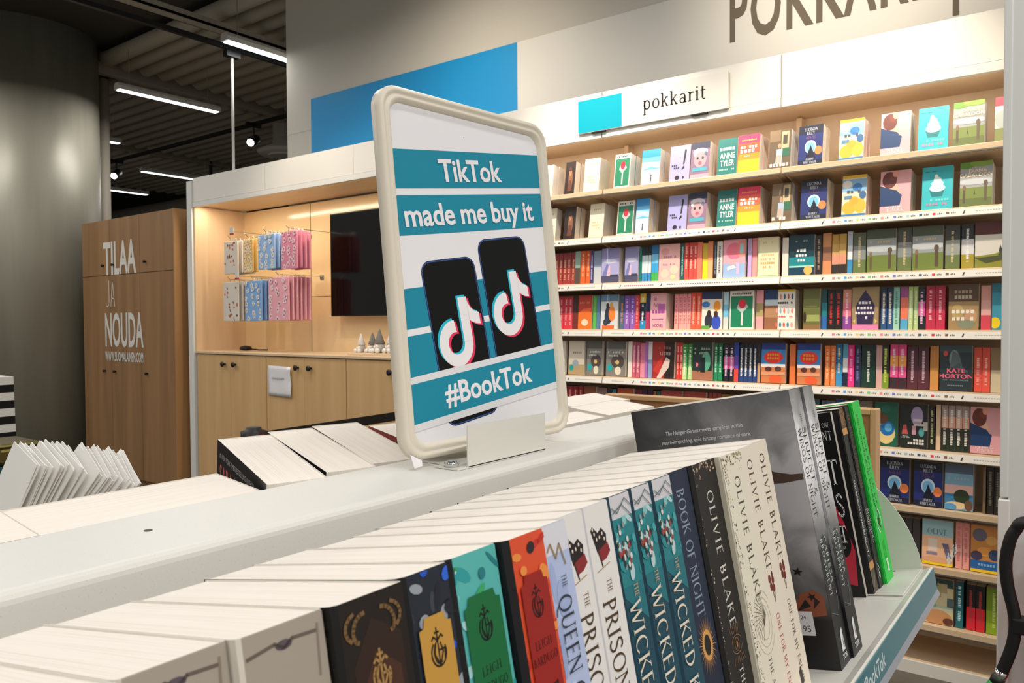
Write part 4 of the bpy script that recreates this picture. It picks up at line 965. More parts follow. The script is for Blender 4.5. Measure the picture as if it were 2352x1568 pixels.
 'figures': ('f0ece2', [('r', 0, .95, 1, 1, 'e8c030'), ('d', .5, .64, .8, .05, '20242c'), ('d', .5, .3, .8, .04, 'e05048')] + [('e', .14 + .18 * i, .82, .045, .07, ('40505c', 'e07878', '306070', 'd84848', '385068')[i]) for i in range(5)] + [('e', .14 + .18 * i, .47, .045, .06, ('e8a0a0', '8ab0c0', 'e87868', 'b8c8d0', 'e08888')[i]) for i in range(5)] + [('e', .14 + .18 * i, .12, .05, .06, ('f07060', '3888a0', 'e85848', '3080a0', 'e0a0a0')[i]) for i in range(5)]),
 'olive': ('6c7038', [('r', 0, .5, 1, .75, '7c8048'), ('r', 0, .2, 1, .36, 'a0a860'), ('r', 0, 0, 1, .12, '8a6c44'), ('d', .5, .55, .7, .03, 'a8ac70'), ('e', .1, .3, .1, .14, '3c2c20')]),
 'domes': ('a89068', dome('342850') + [('r', 0, 0, 1, .12, 'e888b8'), ('d', .5, .6, .5, .06, 'f0e8f0'), ('d', .5, .48, .6, .06, 'f0e8f0'), ('d', .5, .36, .75, .06, 'f0e8f0'), ('d', .5, .25, .5, .06, 'f0e8f0'), ('p', [(.04, .2), (.12, .14), (.14, .26)], 'e8c870'), ('p', [(.96, .2), (.88, .14), (.86, .26)], 'e8c870')]),
 'brownface': ('a88c60', [('r', 0, .62, 1, 1, '5a4432'), ('e', .3, .4, .2, .16, 'c0a468'), ('e', .75, .3, .2, .16, 'c89c78'), ('e', .6, .12, .3, .1, '889078'), ('d', .5, .8, .6, .07, 'a89880'), ('d', .5, .68, .6, .07, 'c8b8a0'), ('d', .5, .36, .8, .08, 'f0e8d8'), ('d', .5, .2, .75, .08, 'f0e8d8')]),
 'tealyellow': ('3c98b0', [('e', .15, .15, .25, .12, 'f0d020'), ('r', 0, .8, 1, 1, '2c7c94')]),
 'beigeface': ('d8ccb8', [('r', 0, .0, 1, .3, 'b8a078'), ('e', .45, .34, .2, .1, '98a8b0'), ('d', .5, .62, .7, .06, '988c78'), ('e', .2, .2, .13, .09, '10a0a0')]),
 'cat': ('84827c', [('r', 0, .78, 1, 1, '5c5c58'), ('e', .6, .42, .34, .2, '504440'), ('e', .62, .16, .16, .12, 'e8e0c8'), ('e', .58, .4, .1, .06, 'd8b878'), ('d', .5, .66, .8, .05, 'd8d4cc'), ('d', .4, .56, .5, .05, 'd8d4cc'), ('e', .2, .24, .14, .1, '18b0b0')]),
 'redleg': ('a82c28', [('r', .55, 0, 1, 1, '241818'), ('p', [(.2, 0), (.4, 0), (.75, .3), (.8, .5), (.62, .58), (.5, .4)], 'e0ccc0'), ('p', [(.0, .2), (.3, .5), (.5, .6), (.3, .1)], 'c83830'), ('d', .62, .8, .7, .07, 'a0604c'), ('t', 'LESTER', .6, .64, .08, 'f0dcd0', 'serif', .9, 0)]),
 'greenfig': ('1c3028', [('r', 0, 0, 1, .24, 'a87058'), ('e', .7, .5, .22, .26, '58a888'), ('e', .3, .45, .16, .24, '283038'), ('r', .42, .2, .66, .6, '102020'), ('e', .25, .4, .06, .06, 'e07080'), ('d', .5, .8, .8, .06, '90a898'), ('d', .45, .68, .7, .06, '90a898')]),
 'splash': ('3c90d8', [('r', 0, .84, 1, 1, '1c3c90'), ('r', 0, 0, 1, .4, 'd08050'), ('r', 0, .4, 1, .48, 'e8e4e0'), ('e', .5, .65, .4, .16, 'f03c30'), ('d', .5, .68, .5, .06, 'f89838'), ('d', .5, .59, .5, .06, 'f89838'), ('e', .3, .35, .14, .06, '582c28'), ('e', .7, .36, .14, .06, '603830'), ('e', .6, .1, .26, .1, 'f06030'), ('r', 0, .2, 1, .28, 'e8a078')]),
 'magpie': ('26343a', [('r', 0, .85, 1, 1, '384a52'), ('e', .45, .7, .16, .2, '7c8c90'), ('p', [(.3, .5), (.7, .55), (.6, .8), (.4, .88)], '58686c'), ('e', .18, .82, .07, .06, 'd84848'), ('p', [(.4, .5), (.9, .4), (.6, .62)], '485860'), ('t', 'KATE', .5, .40, .09, 'f06c88', 'sans', 1.1, 2), ('t', 'MORTON', .5, .275, .09, 'f06c88', 'sans', 1.15, 2), ('d', .5, .22, .8, .03, '708088'), ('d', .5, .1, .5, .03, '8898a0')]),
 'brownarch': ('8a4c2c', [('e', .5, .3, .34, .4, '1c1010'), ('e', .8, .6, .1, .1, 'd08850')]),
 'rust': ('b85028', [('r', 0, .7, 1, .8, 'a04420'), ('d', .5, .8, .6, .06, 'e08850'), ('d', .5, .5, .6, .06, 'e08850')]),
 'brick': ('a84438', [('d', .5, .7, .7, .06, 'd88070'), ('d', .5, .5, .6, .06, 'd88070'), ('r', 0, 0, 1, .2, '883028')]),
 'greybrown': ('7a7064', [('d', .5, .8, .7, .06, 'a8a090'), ('r', 0, 0, 1, .4, '5c5448')]),
 'peacock': ('14604c', [('e', .5, .3, .4, .26, 'e8d08c'), ('e', .55, .4, .32, .17, '1c70b8'), ('e', .6, .42, .16, .1, '60b8e0'), ('e', .3, .62, .3, .12, '6a4430'), ('e', .5, .85, .2, .1, '186c58')]),
 'collage': ('1c2420', [('e', .62, .72, .22, .22, 'a898c0'), ('r', .48, .6, .8, .66, 'd0c8c8'), ('r', .5, .5, .85, .55, 'c8bcb8'), ('p', [(.08, .3), (.3, .3), (.24, .52), (.12, .5)], 'c85858'), ('r', .44, .3, .58, .5, 'c898a8'), ('e', .78, .36, .1, .1, '50a0a0'), ('r', .85, .4, 1, .6, 'c0b8b0'), ('d', .22, .25, .3, .015, 'd8d8d8'), ('d', .22, .22, .3, .015, 'd8d8d8'), ('d', .7, .15, .4, .05, 'e8e4dc'), ('d', .6, .08, .6, .05, 'e8e4dc')]),
 'bay': ('80b0cc', [('r', 0, .8, 1, 1, '586880'), ('r', 0, .35, 1, .55, 'e8b8b0'), ('r', 0, .1, 1, .35, '3c80b0'), ('e', .6, .3, .28, .16, '2c3c24'), ('e', .4, .1, .4, .08, 'e8d0a0'), ('e', .2, .06, .24, .08, '58a0d0'), ('e', .85, .12, .14, .12, '705038'), ('d', .5, .66, .8, .06, 'a0b8c8')]),
 'olivep': ('f0c098', [('r', 0, .64, 1, 1, 'a0c8d0'), ('r', 0, 0, 1, .07, 'f8d020'), ('t', 'OLIVE', .5, .68, .12, '6c7c80', 'serif', .95, 0), ('r', .2, .3, .5, .58, 'ecd8c8'), ('r', .15, .22, .5, .28, '9088a8'), ('p', [(.65, .5), (.85, .5), (.95, .18), (.8, .18)], '706880'), ('e', .5, .12, .5, .06, 'e8b088')]),
 'flowers2': ('d08c48', [('r', 0, 0, 1, .06, 'f8d020'), ('r', 0, .06, 1, .25, '2868b0'), ('e', .3, .8, .25, .14, '6c6878'), ('e', .7, .7, .2, .1, 'e0a860'), ('e', .5, .45, .3, .1, 'e8a050'), ('e', .2, .35, .2, .1, '48405c'), ('e', .8, .4, .2, .12, '384870'), ('t', 'SUOMEN'.title(), .5, .12, .07, '8cc0e8', 'serif', .8, 0) if False else ('d', .55, .14, .6, .05, '8cc0e8')]),
 'village': ('d8cca0', [('r', 0, .82, 1, 1, '304848'), ('r', .5, .7, .8, .9, 'b8a880'), ('r', 0, .3, 1, .42, 'c0c8b0'), ('e', .5, .14, .46, .18, 'd09868'), ('e', .85, .08, .18, .08, '6a3c30'), ('e', .3, .4, .16, .06, '90b0a0'), ('r', .8, .4, 1, .6, '586c70'), ('d', .4, .6, .5, .3, 'b0a470')]),
}
def cover_art(des, w_, h, dz=1.5e-4):
    base, items = DES[des]; a = Art(dz); a.rect(0, 0, w_, h, base)
    for it in items:
        k = it[0]
        if k == 'r': a.rect(it[1] * w_, it[2] * h, it[3] * w_, it[4] * h, it[5])
        elif k == 'e': a.ell(it[1] * w_, it[2] * h, it[3] * w_, it[4] * h, it[5], 16)
        elif k == 'p': a.poly([(x * w_, y * h) for x, y in it[1]], it[2])
        elif k == 't': a.text(it[1], it[2] * w_, it[3] * h, it[4] * h, it[5], font=it[6], sx=it[7] * w_ / .11, bold=it[8], align='c')
        elif k == 'd':
            n_ = max(3, int(it[3] * w_ / (it[4] * h * .9 + .001))); x = (it[1] - it[3] / 2) * w_; step = it[3] * w_ / n_
            rnd = random.Random(n_ + int(it[2] * 97))
            for j in range(n_):
                if rnd.random() < .14: continue
                a.rect(x + j * step, it[2] * h, x + (j + .72) * step, (it[2] + it[4]) * h * (1 if rnd.random() < .8 else .99), it[5], False)
            a.up()
    return base, a
ORD = ['top', 'second', 'third', 'fourth', 'fifth', 'sixth', 'seventh', 'eighth', 'ninth']
NUM = {2: ['left of two', 'right of two'], 3: ['left of three', 'middle of three', 'right of three'], 4: ['first of four', 'second of four', 'third of four', 'last of four'],
       5: ['first of five', 'second of five', 'third of five', 'fourth of five', 'last of five'], 6: ['first of six', 'second of six', 'third of six', 'fourth of six', 'fifth of six', 'last of six']}
def place(root, x, y, z, rz=0.0, lean=0.0):
    root.matrix_world = Matrix.Translation((x, y, z)) @ Matrix.Rotation(-lean, 4, 'X') @ Matrix.Rotation(rz, 4, 'Z')
rnd = random.Random(5)
for r, lst in enumerate(ROWS):
    z0 = ROWZ[r] - .0012
    lean = R(9) if r < 2 else R(4)
    grp = 'paperbacks on the %s bookcase shelf' % ORD[r]
    for e in lst:
        if e[0] == 'f':
            _, x0, x1, t, des, desc = e
            h = .176 if r < 2 else .178
            w_ = max(.06, x1 - x0 - .003); tot = min(t, .12); cop = 2 if tot > .07 else 1; tt = max(.014, tot / cop)
            tt = min(tt, .05)
            for c in range(cop):
                base, a = cover_art(des, w_, h)
                b = book('paperback', tt, w_, h, base)
                if c == 0: front_print(b, a, tt, w_, h)
                # cover faces the aisle: spine turned to the left
                place(b, x0, 3.475 + tt + c * (tt + .004), z0 - (tt + c * (tt + .004)) * math.tan(R(4)) + .001 + .0005, R(-90), lean)
                lab = '%s, %s shelf' % (desc, ORD[r])
                if c: lab = 'copy behind the %s, %s shelf' % (desc, ORD[r])
                tag(b, lab, 'book', grp)
        else:
            _, x0, x1, n_, cols, ink, desc = e
            step = (x1 - x0) / n_; h = .176 + .004 * ((len(desc) * 7) % 3 - 1)
            mesh_first = None
            for c in range(n_):
                t = step - .0012; d = .108; hh = h
                b = book('paperback', t, d, hh, cols[-1] if len(cols) > 1 else cols[0])
                a = Art(1.5e-4)
                for j, cc in enumerate(cols): a.rect(0, hh * j / len(cols), t, hh * (j + 1) / len(cols), cc, False)
                a.up()
                if ink:
                    rr = random.Random(len(desc)); v = hh * .90; cx = t / 2; lw = min(t * .42, .010)
                    while v > hh * .16:
                        ln = rr.uniform(.003, .006)
                        if rr.random() > .16: a.rect(cx - lw / 2, v - ln, cx + lw / 2 * rr.uniform(.5, 1), v, ink, False)
                        v -= ln + .0018
                spine_print(b, a, t, hh)
                place(b, x0 + step * c, 3.478 + rnd.uniform(0, .006), z0, 0, lean)
                lab = ('%s, %s, %s shelf' % (desc, NUM[n_][c], ORD[r])) if n_ > 1 else '%s, %s shelf' % (desc, ORD[r])
                tag(b, lab, 'book', grp)

# the many further paperbacks that the sign and the gondola hide: one run of stuff
fm = MB(); fr = random.Random(77)
FC = ['8a3030', 'c86048', '30506c', 'd8c8b0', '4c6848', 'b89048', '6c4870', '203040', 'c8a8a0', '487888', 'e0d8c8', 'a04858']
ends = [-2.42, -2.42, -2.36, -2.32, -2.34, -2.27, -.83, -.68, -.60]
for r, xe in enumerate(ends):
    for (xa, xb) in ((-2.90, -2.06), (-2.0, -1.16), (-1.1, -.25)):
        x = xa
        while x < min(xb, xe) - .02:
            t = fr.uniform(.016, .032); x1 = min(x + t, xb, xe); h = fr.uniform(.168, .18); c = lin(fr.choice(FC)); pg = lin('e6dacb'); y0 = 3.480 + fr.uniform(0, .006); z = ROWZ[r] - .002
            dz_ = .108 * math.tan(R(4))
            V = [(x, y0, z), (x1 - .001, y0, z), (x1 - .001, y0 + .108, z - dz_), (x, y0 + .108, z - dz_), (x, y0 + .012, z + h), (x1 - .001, y0 + .012, z + h), (x1 - .001, y0 + .12, z + h - dz_), (x, y0 + .12, z + h - dz_)]
            n0 = len(fm.V); fm.V += V
            for f_, cc in (((0, 1, 5, 4), c), ((1, 2, 6, 5), c), ((3, 0, 4, 7), c), ((4, 5, 6, 7), pg), ((2, 3, 7, 6), pg), ((3, 2, 1, 0), pg)): fm.F.append(tuple(n0 + i for i in f_)); fm.C.append(cc)
            x = x1
fo = fm.build('paperback_rows', 'print'); tag(fo, 'further rows of paperbacks hidden behind the sign and gondola', 'books'); fo['kind'] = 'stuff'

# ================================================================ the display gondola in front
TH = R(11)
BX0, BX1, BZT = -.478, -.3835, 1.302       # top beam
GY0, GY1 = -.55, 1.085
g = empty('display_gondola', (0, 0, 0)); tag(g, 'white double-sided display gondola with sloping book shelves', 'display stand')
def rounded(x0, x1, z0, z1, r, n=4):
    pts = [(x0, z0), (x1, z0)]
    for k in range(n + 1): t = math.pi / 2 * k / n; pts.append((x1 - r + r * math.cos(t), z1 - r + r * math.sin(t)))
    for k in range(n + 1): t = math.pi / 2 + math.pi / 2 * k / n; pts.append((x0 + r + r * math.cos(t), z1 - r + r * math.sin(t)))
    return pts
bm_ = MB().prism(rounded(BX0, BX1, 1.18, BZT, .006), 'y', GY0, .688).build('top_beam', 'gondola', g)
MB().prism(rounded(BX0, BX1, 1.285, BZT, .006), 'y', .688, GY1).build('top_beam', 'gondola', g)
MB().box(BX0 + .006, BX1 - .008, .688, GY1, 1.0, 1.286).build('recessed_panel', 'gondola_plain', g)
MB().box(BX1 - .012, BX1 - .004, .688, .694, 1.0, 1.283).build('panel_lip', 'gondola_plain', g)
MB().box(-.45, -.41, GY0, GY1, .12, 1.19).build('back_panel', 'gondola_plain', g)
MB().box(-.72, -.14, GY0, GY1, 0.0, .12).build('base', 'gondola_plain', g)
# punched hole in the beam
MB().lathe([(.0024, 0), (.0024, .0003)], (-.4331, .2260, BZT), 16).build('punched_hole', 'black', g)
# sloping shelves
sn, cs_ = math.sin(TH), math.cos(TH)
SFX, SFZ = -.159, 1.1325                  # inner front edge of the front shelf
def shelf_pt(s, up=0.0): return (SFX - s * cs_ - up * sn, SFZ - s * sn + up * cs_)
pts = [shelf_pt(0), shelf_pt(.24), shelf_pt(.24, -.02), shelf_pt(0, -.02)]
MB().prism(pts, 'y', GY0, .995).build('front_shelf', 'gondola_plain', g)
MB().prism([(SFX - .002, SFZ), (SFX + .0045, SFZ + .004), (SFX + .0065, SFZ + .0035), (SFX + .006, SFZ - .008), (SFX - .002, SFZ - .012)], 'y', GY0, .995).build('shelf_edge', 'gondola_plain', g)
# price strip with lettering, a separate clipped-on strip
ps = MB().prism([(SFX + .0065, SFZ + .002), (SFX + .0075, SFZ + .0018), (SFX + .0112, SFZ - .0205), (SFX + .0145, SFZ - .0252), (SFX + .0137, SFZ - .0262), (SFX + .0100, SFZ - .0215)], 'y', GY0, .995).build('price_strip', 'print_strip', g, False)
# colours per face: teal strip, grey lip
at = ps.data.color_attributes.new('Col', 'FLOAT_COLOR', 'CORNER'); buf = []
for p_ in ps.data.polygons:
    cx_ = sum(ps.data.vertices[i].co.z for i in p_.vertices) / len(p_.vertices)
    buf.extend(list(lin('0e6a77' if cx_ > SFZ - .0222 else '8d8f98')) * p_.loop_total)
at.data.foreach_set('color', buf)
a = Art(4e-5)
for k in range(-2, 2):
    a.text('#BookTok', .655 + .42 * k, .0052, .0125, 'cfdcdd', sx=1.0, bold=1, bump=False, italic=.12)
U_ = Vector((0, 1, 0)); V_ = Vector((-.0037, 0, .0223)).normalized()
a.build('strip_lettering', ps, (SFX + .0112, 0, SFZ - .0205), U_, V_, 'print_strip')
# rear shelf
def rear_pt(s, up=0.0): return (-.70 + s * cs_ + up * sn, 1.1325 - s * sn + up * cs_)
MB().prism([rear_pt(0), rear_pt(0, -.02), rear_pt(.24, -.02), rear_pt(.24)], 'y', GY0, .995).build('rear_shelf', 'gondola_plain', g)
MB().prism([(-.706, 1.095), (-.70, 1.095), (-.70, 1.142), (-.706, 1.142)], 'y', GY0, .995).build('rear_price_strip', 'gondola_plain', g)
# wooden end panel with pale edging
ep = MB().box(-.628, -.240, 1.086, 1.106, .0, 1.296).build('end_panel', 'panel_wood', g)
MB().box(-.240, -.2325, 1.083, 1.108, .0, 1.303).build('edging', 'panel_edge', ep, False, .001)
MB().box(-.6355, -.628, 1.083, 1.108, .0, 1.303).build('edging', 'panel_edge', ep, False, .001)
MB().box(-.628, -.240, 1.083, 1.108, 1.296, 1.303).build('edging', 'panel_edge', ep, False, .001)

# quarter-round shelf divider with its foot plate
dv = empty('shelf_divider', (0, 0, 0)); tag(dv, 'white quarter-round metal shelf divider beside the neon green book', 'divider')
P = []
foot0 = .003; Ld = .235; Hd = .145
prof = [(Ld, 0.001)]
for k in range(13):
    t = math.pi / 2 * k / 12; prof.append((.10 - .097 * math.cos(math.pi / 2 - t) if False else .003 + .125 * (1 - math.cos(math.pi / 2 - t) ** 1.0) if False else .003 + .13 * (1 - math.cos(t)), .001 + Hd * math.sin(t)))
prof.append((Ld, .001 + Hd))
MB().prism([shelf_pt(s_, u_) for s_, u_ in prof], 'y', .991, .9925).build('panel', 'gondola_plain', dv)
MB().prism([shelf_pt(.004, .0004), shelf_pt(.22, .0004), shelf_pt(.22, .002), shelf_pt(.004, .002)], 'y', .885, .991).build('foot_plate', 'gondola_plain', dv, False, .0004)
for (s_, y_) in ((.03, .978), (.04, .897)):
    q = shelf_pt(s_, .0021); MB().prism([shelf_pt(s_, .0021), shelf_pt(s_ + .012, .0021), shelf_pt(s_ + .012, .0024), shelf_pt(s_, .0024)], 'y', y_, y_ + .003).build('slot', 'black' if y_ > .95 else 'metal_lip', dv)

# ---------------------------------------------------------------- front row of books
def gbook(name, y0, y1, xtop, h, d, spine, label, back=None, front=None, dyaw=0.0, lift=0.0, hinge=0.0, inset=.0006):
    t = y1 - y0
    b = book(name, t, d, h, spine, front, back, hinge=hinge, inset=inset)
    b['hinge_w'] = max(hinge, .0004)
    # spine foot lies on the sloping shelf
    ztop_off = 0
    s_ = ((SFX - xtop) - h * sn) / cs_      # distance from front edge along the shelf
    X_, Z_ = shelf_pt(s_, .0003 + lift)
    b.matrix_world = Matrix.Translation((X_, y0, Z_)) @ Matrix.Rotation(-TH, 4, 'Y') @ Matrix.Rotation(R(90) + dyaw, 4, 'Z')
    tag(b, label, 'book', 'books in the front row of the gondola')
    return b, t
def emblem(a, cx, cy, s, col, w=.0011):
    # crowned monogram
    a.line([(cx + s * .34 * math.cos(R(q)), cy - s * .1 + s * .42 * math.sin(R(q))) for q in range(130, 400, 18)], w, col, False)
    a.line([(cx + s * .22 * math.cos(R(q)), cy - s * .08 + s * .36 * math.sin(R(q))) for q in range(100, 300, 18)], w * .7, col, False)
    a.line([(cx + s * .32, cy - s * .02), (cx + s * .02, cy - s * .02)], w, col, False); a.line([(cx + s * .3, cy - s * .02), (cx + s * .26, cy - s * .34)], w, col, False)
    a.line([(cx, cy + s * .7), (cx, cy - s * .5)], w, col, False)
    for k in (-1, 1): a.line([(cx, cy + s * .3), (cx + k * s * .18, cy + s * .45), (cx + k * s * .26, cy + s * .36)], w, col, False); a.line([(cx, cy - s * .5), (cx + k * s * .2, cy - s * .1), (cx + k * s * .12, cy + s * .2)], w, col, False)
    a.line([(cx - s * .1, cy + s * .56), (cx + s * .1, cy + s * .56)], w, col)
def down(a, txt, t, h, top, size, col, off=0.0, **k):
    # title read downwards, starting `top` below the head of the spine
    a.text(txt, t / 2 - size / 2 + off, h - top, size, col, rot=-90, **k)
H_ = .198
plain = [(.0310, .0645, 'plain grey book at the near end, only its page edges showing', 'b9a892', 'c8b49c'),
         (.0648, .0987, 'pale book second from the near end, page edges showing', 'a89c8e', None)]
for (y0, y1, lab, c1, c2) in plain: gbook('paperback', y0, y1, -.206, H_, .13, c1, lab)
# two grey books with dark emblem
for i, (y0, y1, x_) in enumerate(((.0990, .1325, -.2090), (.1328, .1653, -.2050))):
    b, t = gbook('paperback', y0, y1, x_, H_, .13, 'b0a698', ('warm grey emblem paperback cut by the lower picture edge', 'warm grey emblem paperback touching the dark brown one')[i], back='e4dccf', front='dcd4c6', hinge=.002)
    a = Art(); a.rect(0, 0, t, H_, 'a89e90')
    a.line([(.003, H_ - .007), (t * .4, H_ - .0055), (t * .5, H_ - .0075), (t * .6, H_ - .0055), (t - .003, H_ - .006)], .0012, '6a5c54', False)
    a.ell(t * .5, H_ - .0065, .0032, .0016, '5c5058', 10); a.line([(t - .003, H_ - .004), (t - .004, H_ - .02)], .0009, '8a7c70')
    emblem(a, t * .52, H_ - .030, .014, '5c5046'); down(a, 'KING', t, H_, .055, .018, '5c5046', font='serif')
    spine_print(b, a, t, H_)
# dark brown book, gold glow and big K
b, t = gbook('paperback', .1656, .1987, -.2015, H_, .13, '140c0a', 'dark brown gilt paperback with a large letter K', back='0a0808', front='140c0a', hinge=.003)
a = Art(); a.rect(0, 0, t, H_, '1c110d')
for k, c in enumerate(('2e1a12', '46281a', '5e3a22', '7a5028', '8f6430')): a.poly([(t * (.14 + .05 * k), 0), (t * (.92 - .05 * k), 0), (t * (.88 - .06 * k), H_ - .016 - .011 * k), (t * (.5), H_ - .008 - .011 * k), (t * (.2 + .05 * k), H_ - .022 - .011 * k)], c)
for sx in (-1, 1):
    a.line([(t * .52 + sx * (t * .12 + .0035 * math.sin(R(q)) + q * .00002), H_ - .0055 - .0045 * (1 - math.cos(R(q)))) for q in range(0, 200, 20)], .0015, '7a5c38', False); a.line([(t * .52 + sx * (t * .20 + .006 * math.sin(R(q))), H_ - .0045 - .005 * (1 - math.cos(R(q)))) for q in range(20, 150, 20)], .0013, '7a5c38', False)
a.up(); emblem(a, t * .54, H_ - .027, .0115, 'a8824c', .0009); down(a, 'KING OF SCARS', t, H_, .043, .0175, '1c0e0a', font='serif', sx=1.0)
spine_print(b, a, t, H_)
# three label spines
def label_spine(y0, y1, x_, lab_c, ink, art_cols, title, desc, sd):
    b, t = gbook('paperback', y0, y1, x_, H_, .13, art_cols[0], desc, back='0c0b10', front=art_cols[0], hinge=.0045)
    a = Art(); rr = random.Random(sd); a.rect(0, 0, t, H_, art_cols[0])
    for k in range(46):
        cx, cy = rr.uniform(0, t), rr.uniform(.06, H_); q = rr.uniform(0, 180)
        a.ell(cx, cy, rr.uniform(.002, .006), rr.uniform(.001, .003), rr.choice(art_cols[1:]), 9, k % 3 == 2, q)
    a.up(); i_ = .0032; top = H_ - .017; i0_ = .0045 + i_ * .6
    a.poly([(i0_, 0), (t - i_, 0), (t - i_, top - .004), (t - i_ - .0025, top - .0035), (t - i_ - .0035, top), (i0_ + .0035, top), (i0_ + .0025, top - .0035), (i0_, top - .004)], lab_c)
    tc_ = (i0_ + t - i_) / 2
    emblem(a, tc_, H_ - .030, .0115 * min(1, t / .024), ink, .0008)
    a.text('LEIGH', tc_, H_ - .049, .0036, ink, align='c', font='serif', sx=.95); a.text('BARDUGO', tc_, H_ - .0555, .0036, ink, align='c', font='serif', sx=.8)
    down(a, title, t, H_, .064, t * .40, ink, font='serif', off=tc_ - t / 2); spine_print(b, a, t, H_)
label_spine(.2000, .2270, -.2055, 'c8963f', '2a2018', ('1c2430', '2454c8', '1a1c28', '2a66d8', '3a3f4a', '9aa0a8'), 'SIX', 'yellow label paperback over blue and black art', 3)
label_spine(.2273, .2597, -.2070, '0b6a38', '0a1c14', ('58b8b4', '2a9ea0', '7cd0cc', '1c7c84', 'a8dcd8', '38a868'), 'SHADOW', 'green label paperback over turquoise art', 4)
label_spine(.2600, .2892, -.2030, '9c1c16', '3a0c10', ('e0502c', 'f07a30', 'c83028', 'e8402c', '2c1c24', 'f09040'), 'RUIN', 'dark red label paperback over orange art', 5)
# pale blue
b, t = gbook('paperback', .2894, .3110, -.2050, H_, .13, 'c4cbe0', 'pale blue paperback with dark title, right of the red label', back='d8d8e0', front='c4cbe0', hinge=.002)
a = Art(); a.rect(0, 0, t, H_, 'b4c2e4')
a.rect(0, H_ - .014, t, H_, 'dcdce4'); rr = random.Random(8)
for k in range(16): a.ell(rr.uniform(0, t), rr.uniform(.01, H_ - .02), rr.uniform(.002, .006), rr.uniform(.004, .012), rr.choice(('a4b4dc', 'c4cfea', '9cacd4')), 10, k % 2 == 1)
a.line([(.003, H_ - .012), (.006, H_ - .009), (.009, H_ - .016), (.013, H_ - .010), (.016, H_ - .02)], .0009, 'a08868', False); a.up()
down(a, 'THE', t, H_, .024, .0038, '3c4250', font='serif', off=.002, sx=.7); down(a, 'QUEEN OF NOTHING', t, H_, .033, .0105, '2a3040', font='serif', sx=.82)
spine_print(b, a, t, H_)
# two white books with a butterfly
for i, (y0, y1, x_) in enumerate(((.3112, .3342, -.2100), (.3344, .3628, -.2120))):
    b, t = gbook('paperback', y0, y1, x_, H_, .13, 'e2e0e4', ('white butterfly paperback beside the pale blue spine', 'white butterfly paperback beside the teal spines')[i], back='d0ced4', hinge=(.001, .004)[i])
    a = Art(); a.rect(0, 0, t, H_, 'e9e5e2'); cx, cy = t * .52, H_ - .021
    a.poly([(cx - .004, cy - .004), (cx - .0075, cy + .008), (cx - .0055, cy + .010), (cx - .001, cy + .006), (cx + .003, cy + .008), (cx + .007, cy + .004), (cx + .006, cy - .001), (cx, cy - .003)], '1c1418')
    a.poly([(cx - .003, cy - .003), (cx + .007, cy), (cx + .0085, cy - .005), (cx + .004, cy - .008), (cx - .002, cy - .009)], '8a2428')
    for (dx, dy) in ((-.0045, .006), (-.003, .003), (0, .0035), (.003, .005), (.0045, .002), (-.0055, .0085)): a.ell(cx + dx, cy + dy, .0007, .0010, 'e8dccc', 8, False)
    a.up(); a.line([(cx - .003, cy - .004), (cx - .001, cy - .011)], .0010, '3c2418', False); a.line([(cx - .007, cy - .013), (cx + .006, cy - .0105)], .0005, 'b08850')
    down(a, 'THE', t, H_, .039, .0045, '7a5a2c', font='serif', off=.003, sx=.7); down(a, "PRISONER'S THRONE", t, H_, .049, .0125, '4a3418', font='serif', sx=.84)
    spine_print(b, a, t, H_)
# three teal books
for i, (y0, y1, x_) in enumerate(((.3630, .3918, -.2150), (.3920, .4203, -.2170), (.4205, .4515, -.2185))):
    b, t = gbook('paperback', y0, y1, x_, H_, .13, '10485a', ('teal paperback with silver title, left of three', 'teal paperback with silver title, middle of three', 'teal paperback with silver title, right of three')[i], back='0f3a4c', front='0c3a4c', hinge=.0065)
    a = Art(); a.rect(0, 0, t, H_, '0e4658'); rr = random.Random(12)
    a.rect(0, H_ - .05, t, H_ - .012, '1c8088'); a.rect(0, H_ - .013, t, H_, 'd4d2d6'); a.poly([(0, H_ - .05), (t, H_ - .05), (t, H_ - .072)], '16707c')
    for k in range(24): a.ell(rr.uniform(0, t), H_ - rr.uniform(.012, .046), rr.uniform(.002, .005), rr.uniform(.001, .003), rr.choice(('48a8ac', '2c9098', '88c4c4', 'b8d4d6')), 9, k % 3 == 2, rr.uniform(0, 180))
    for k in range(30):
        q = rr.uniform(0, 360); q2 = rr.uniform(.2, 1); a.ell(t / 2 + t * .3 * q2 * math.cos(R(q)), H_ - .029 + .013 * q2 * math.sin(R(q)), .0013, .0018, rr.choice(('2c2c30', 'e0ded8', 'a04038', '50484a', '8c9498')), 7, k % 6 == 5)
    a.line([(t * .1, H_ - .004), (t * .4, H_ - .010), (t * .75, H_ - .003), (t * .95, H_ - .008)], .0006, '5a6a70', False); a.line([(t * .2, H_ - .010), (t * .6, H_ - .006), (t * .9, H_ - .013)], .0006, '5a6a70')
    down(a, 'THE', t, H_, .049, .0045, 'd0a878', font='serif', off=.004, sx=.75); down(a, 'WICKED KING', t, H_, .058, .0125, 'e8dcc8', font='serif', sx=.92)
    down(a, 'HOLLY', t, H_, .158, .006, 'd8d8d4', font='serif', off=.005, sx=.8); down(a, 'BLACK', t, H_, .158, .006, 'd8d8d4', font='serif', off=-.005, sx=.8)
    spine_print(b, a, t, H_)
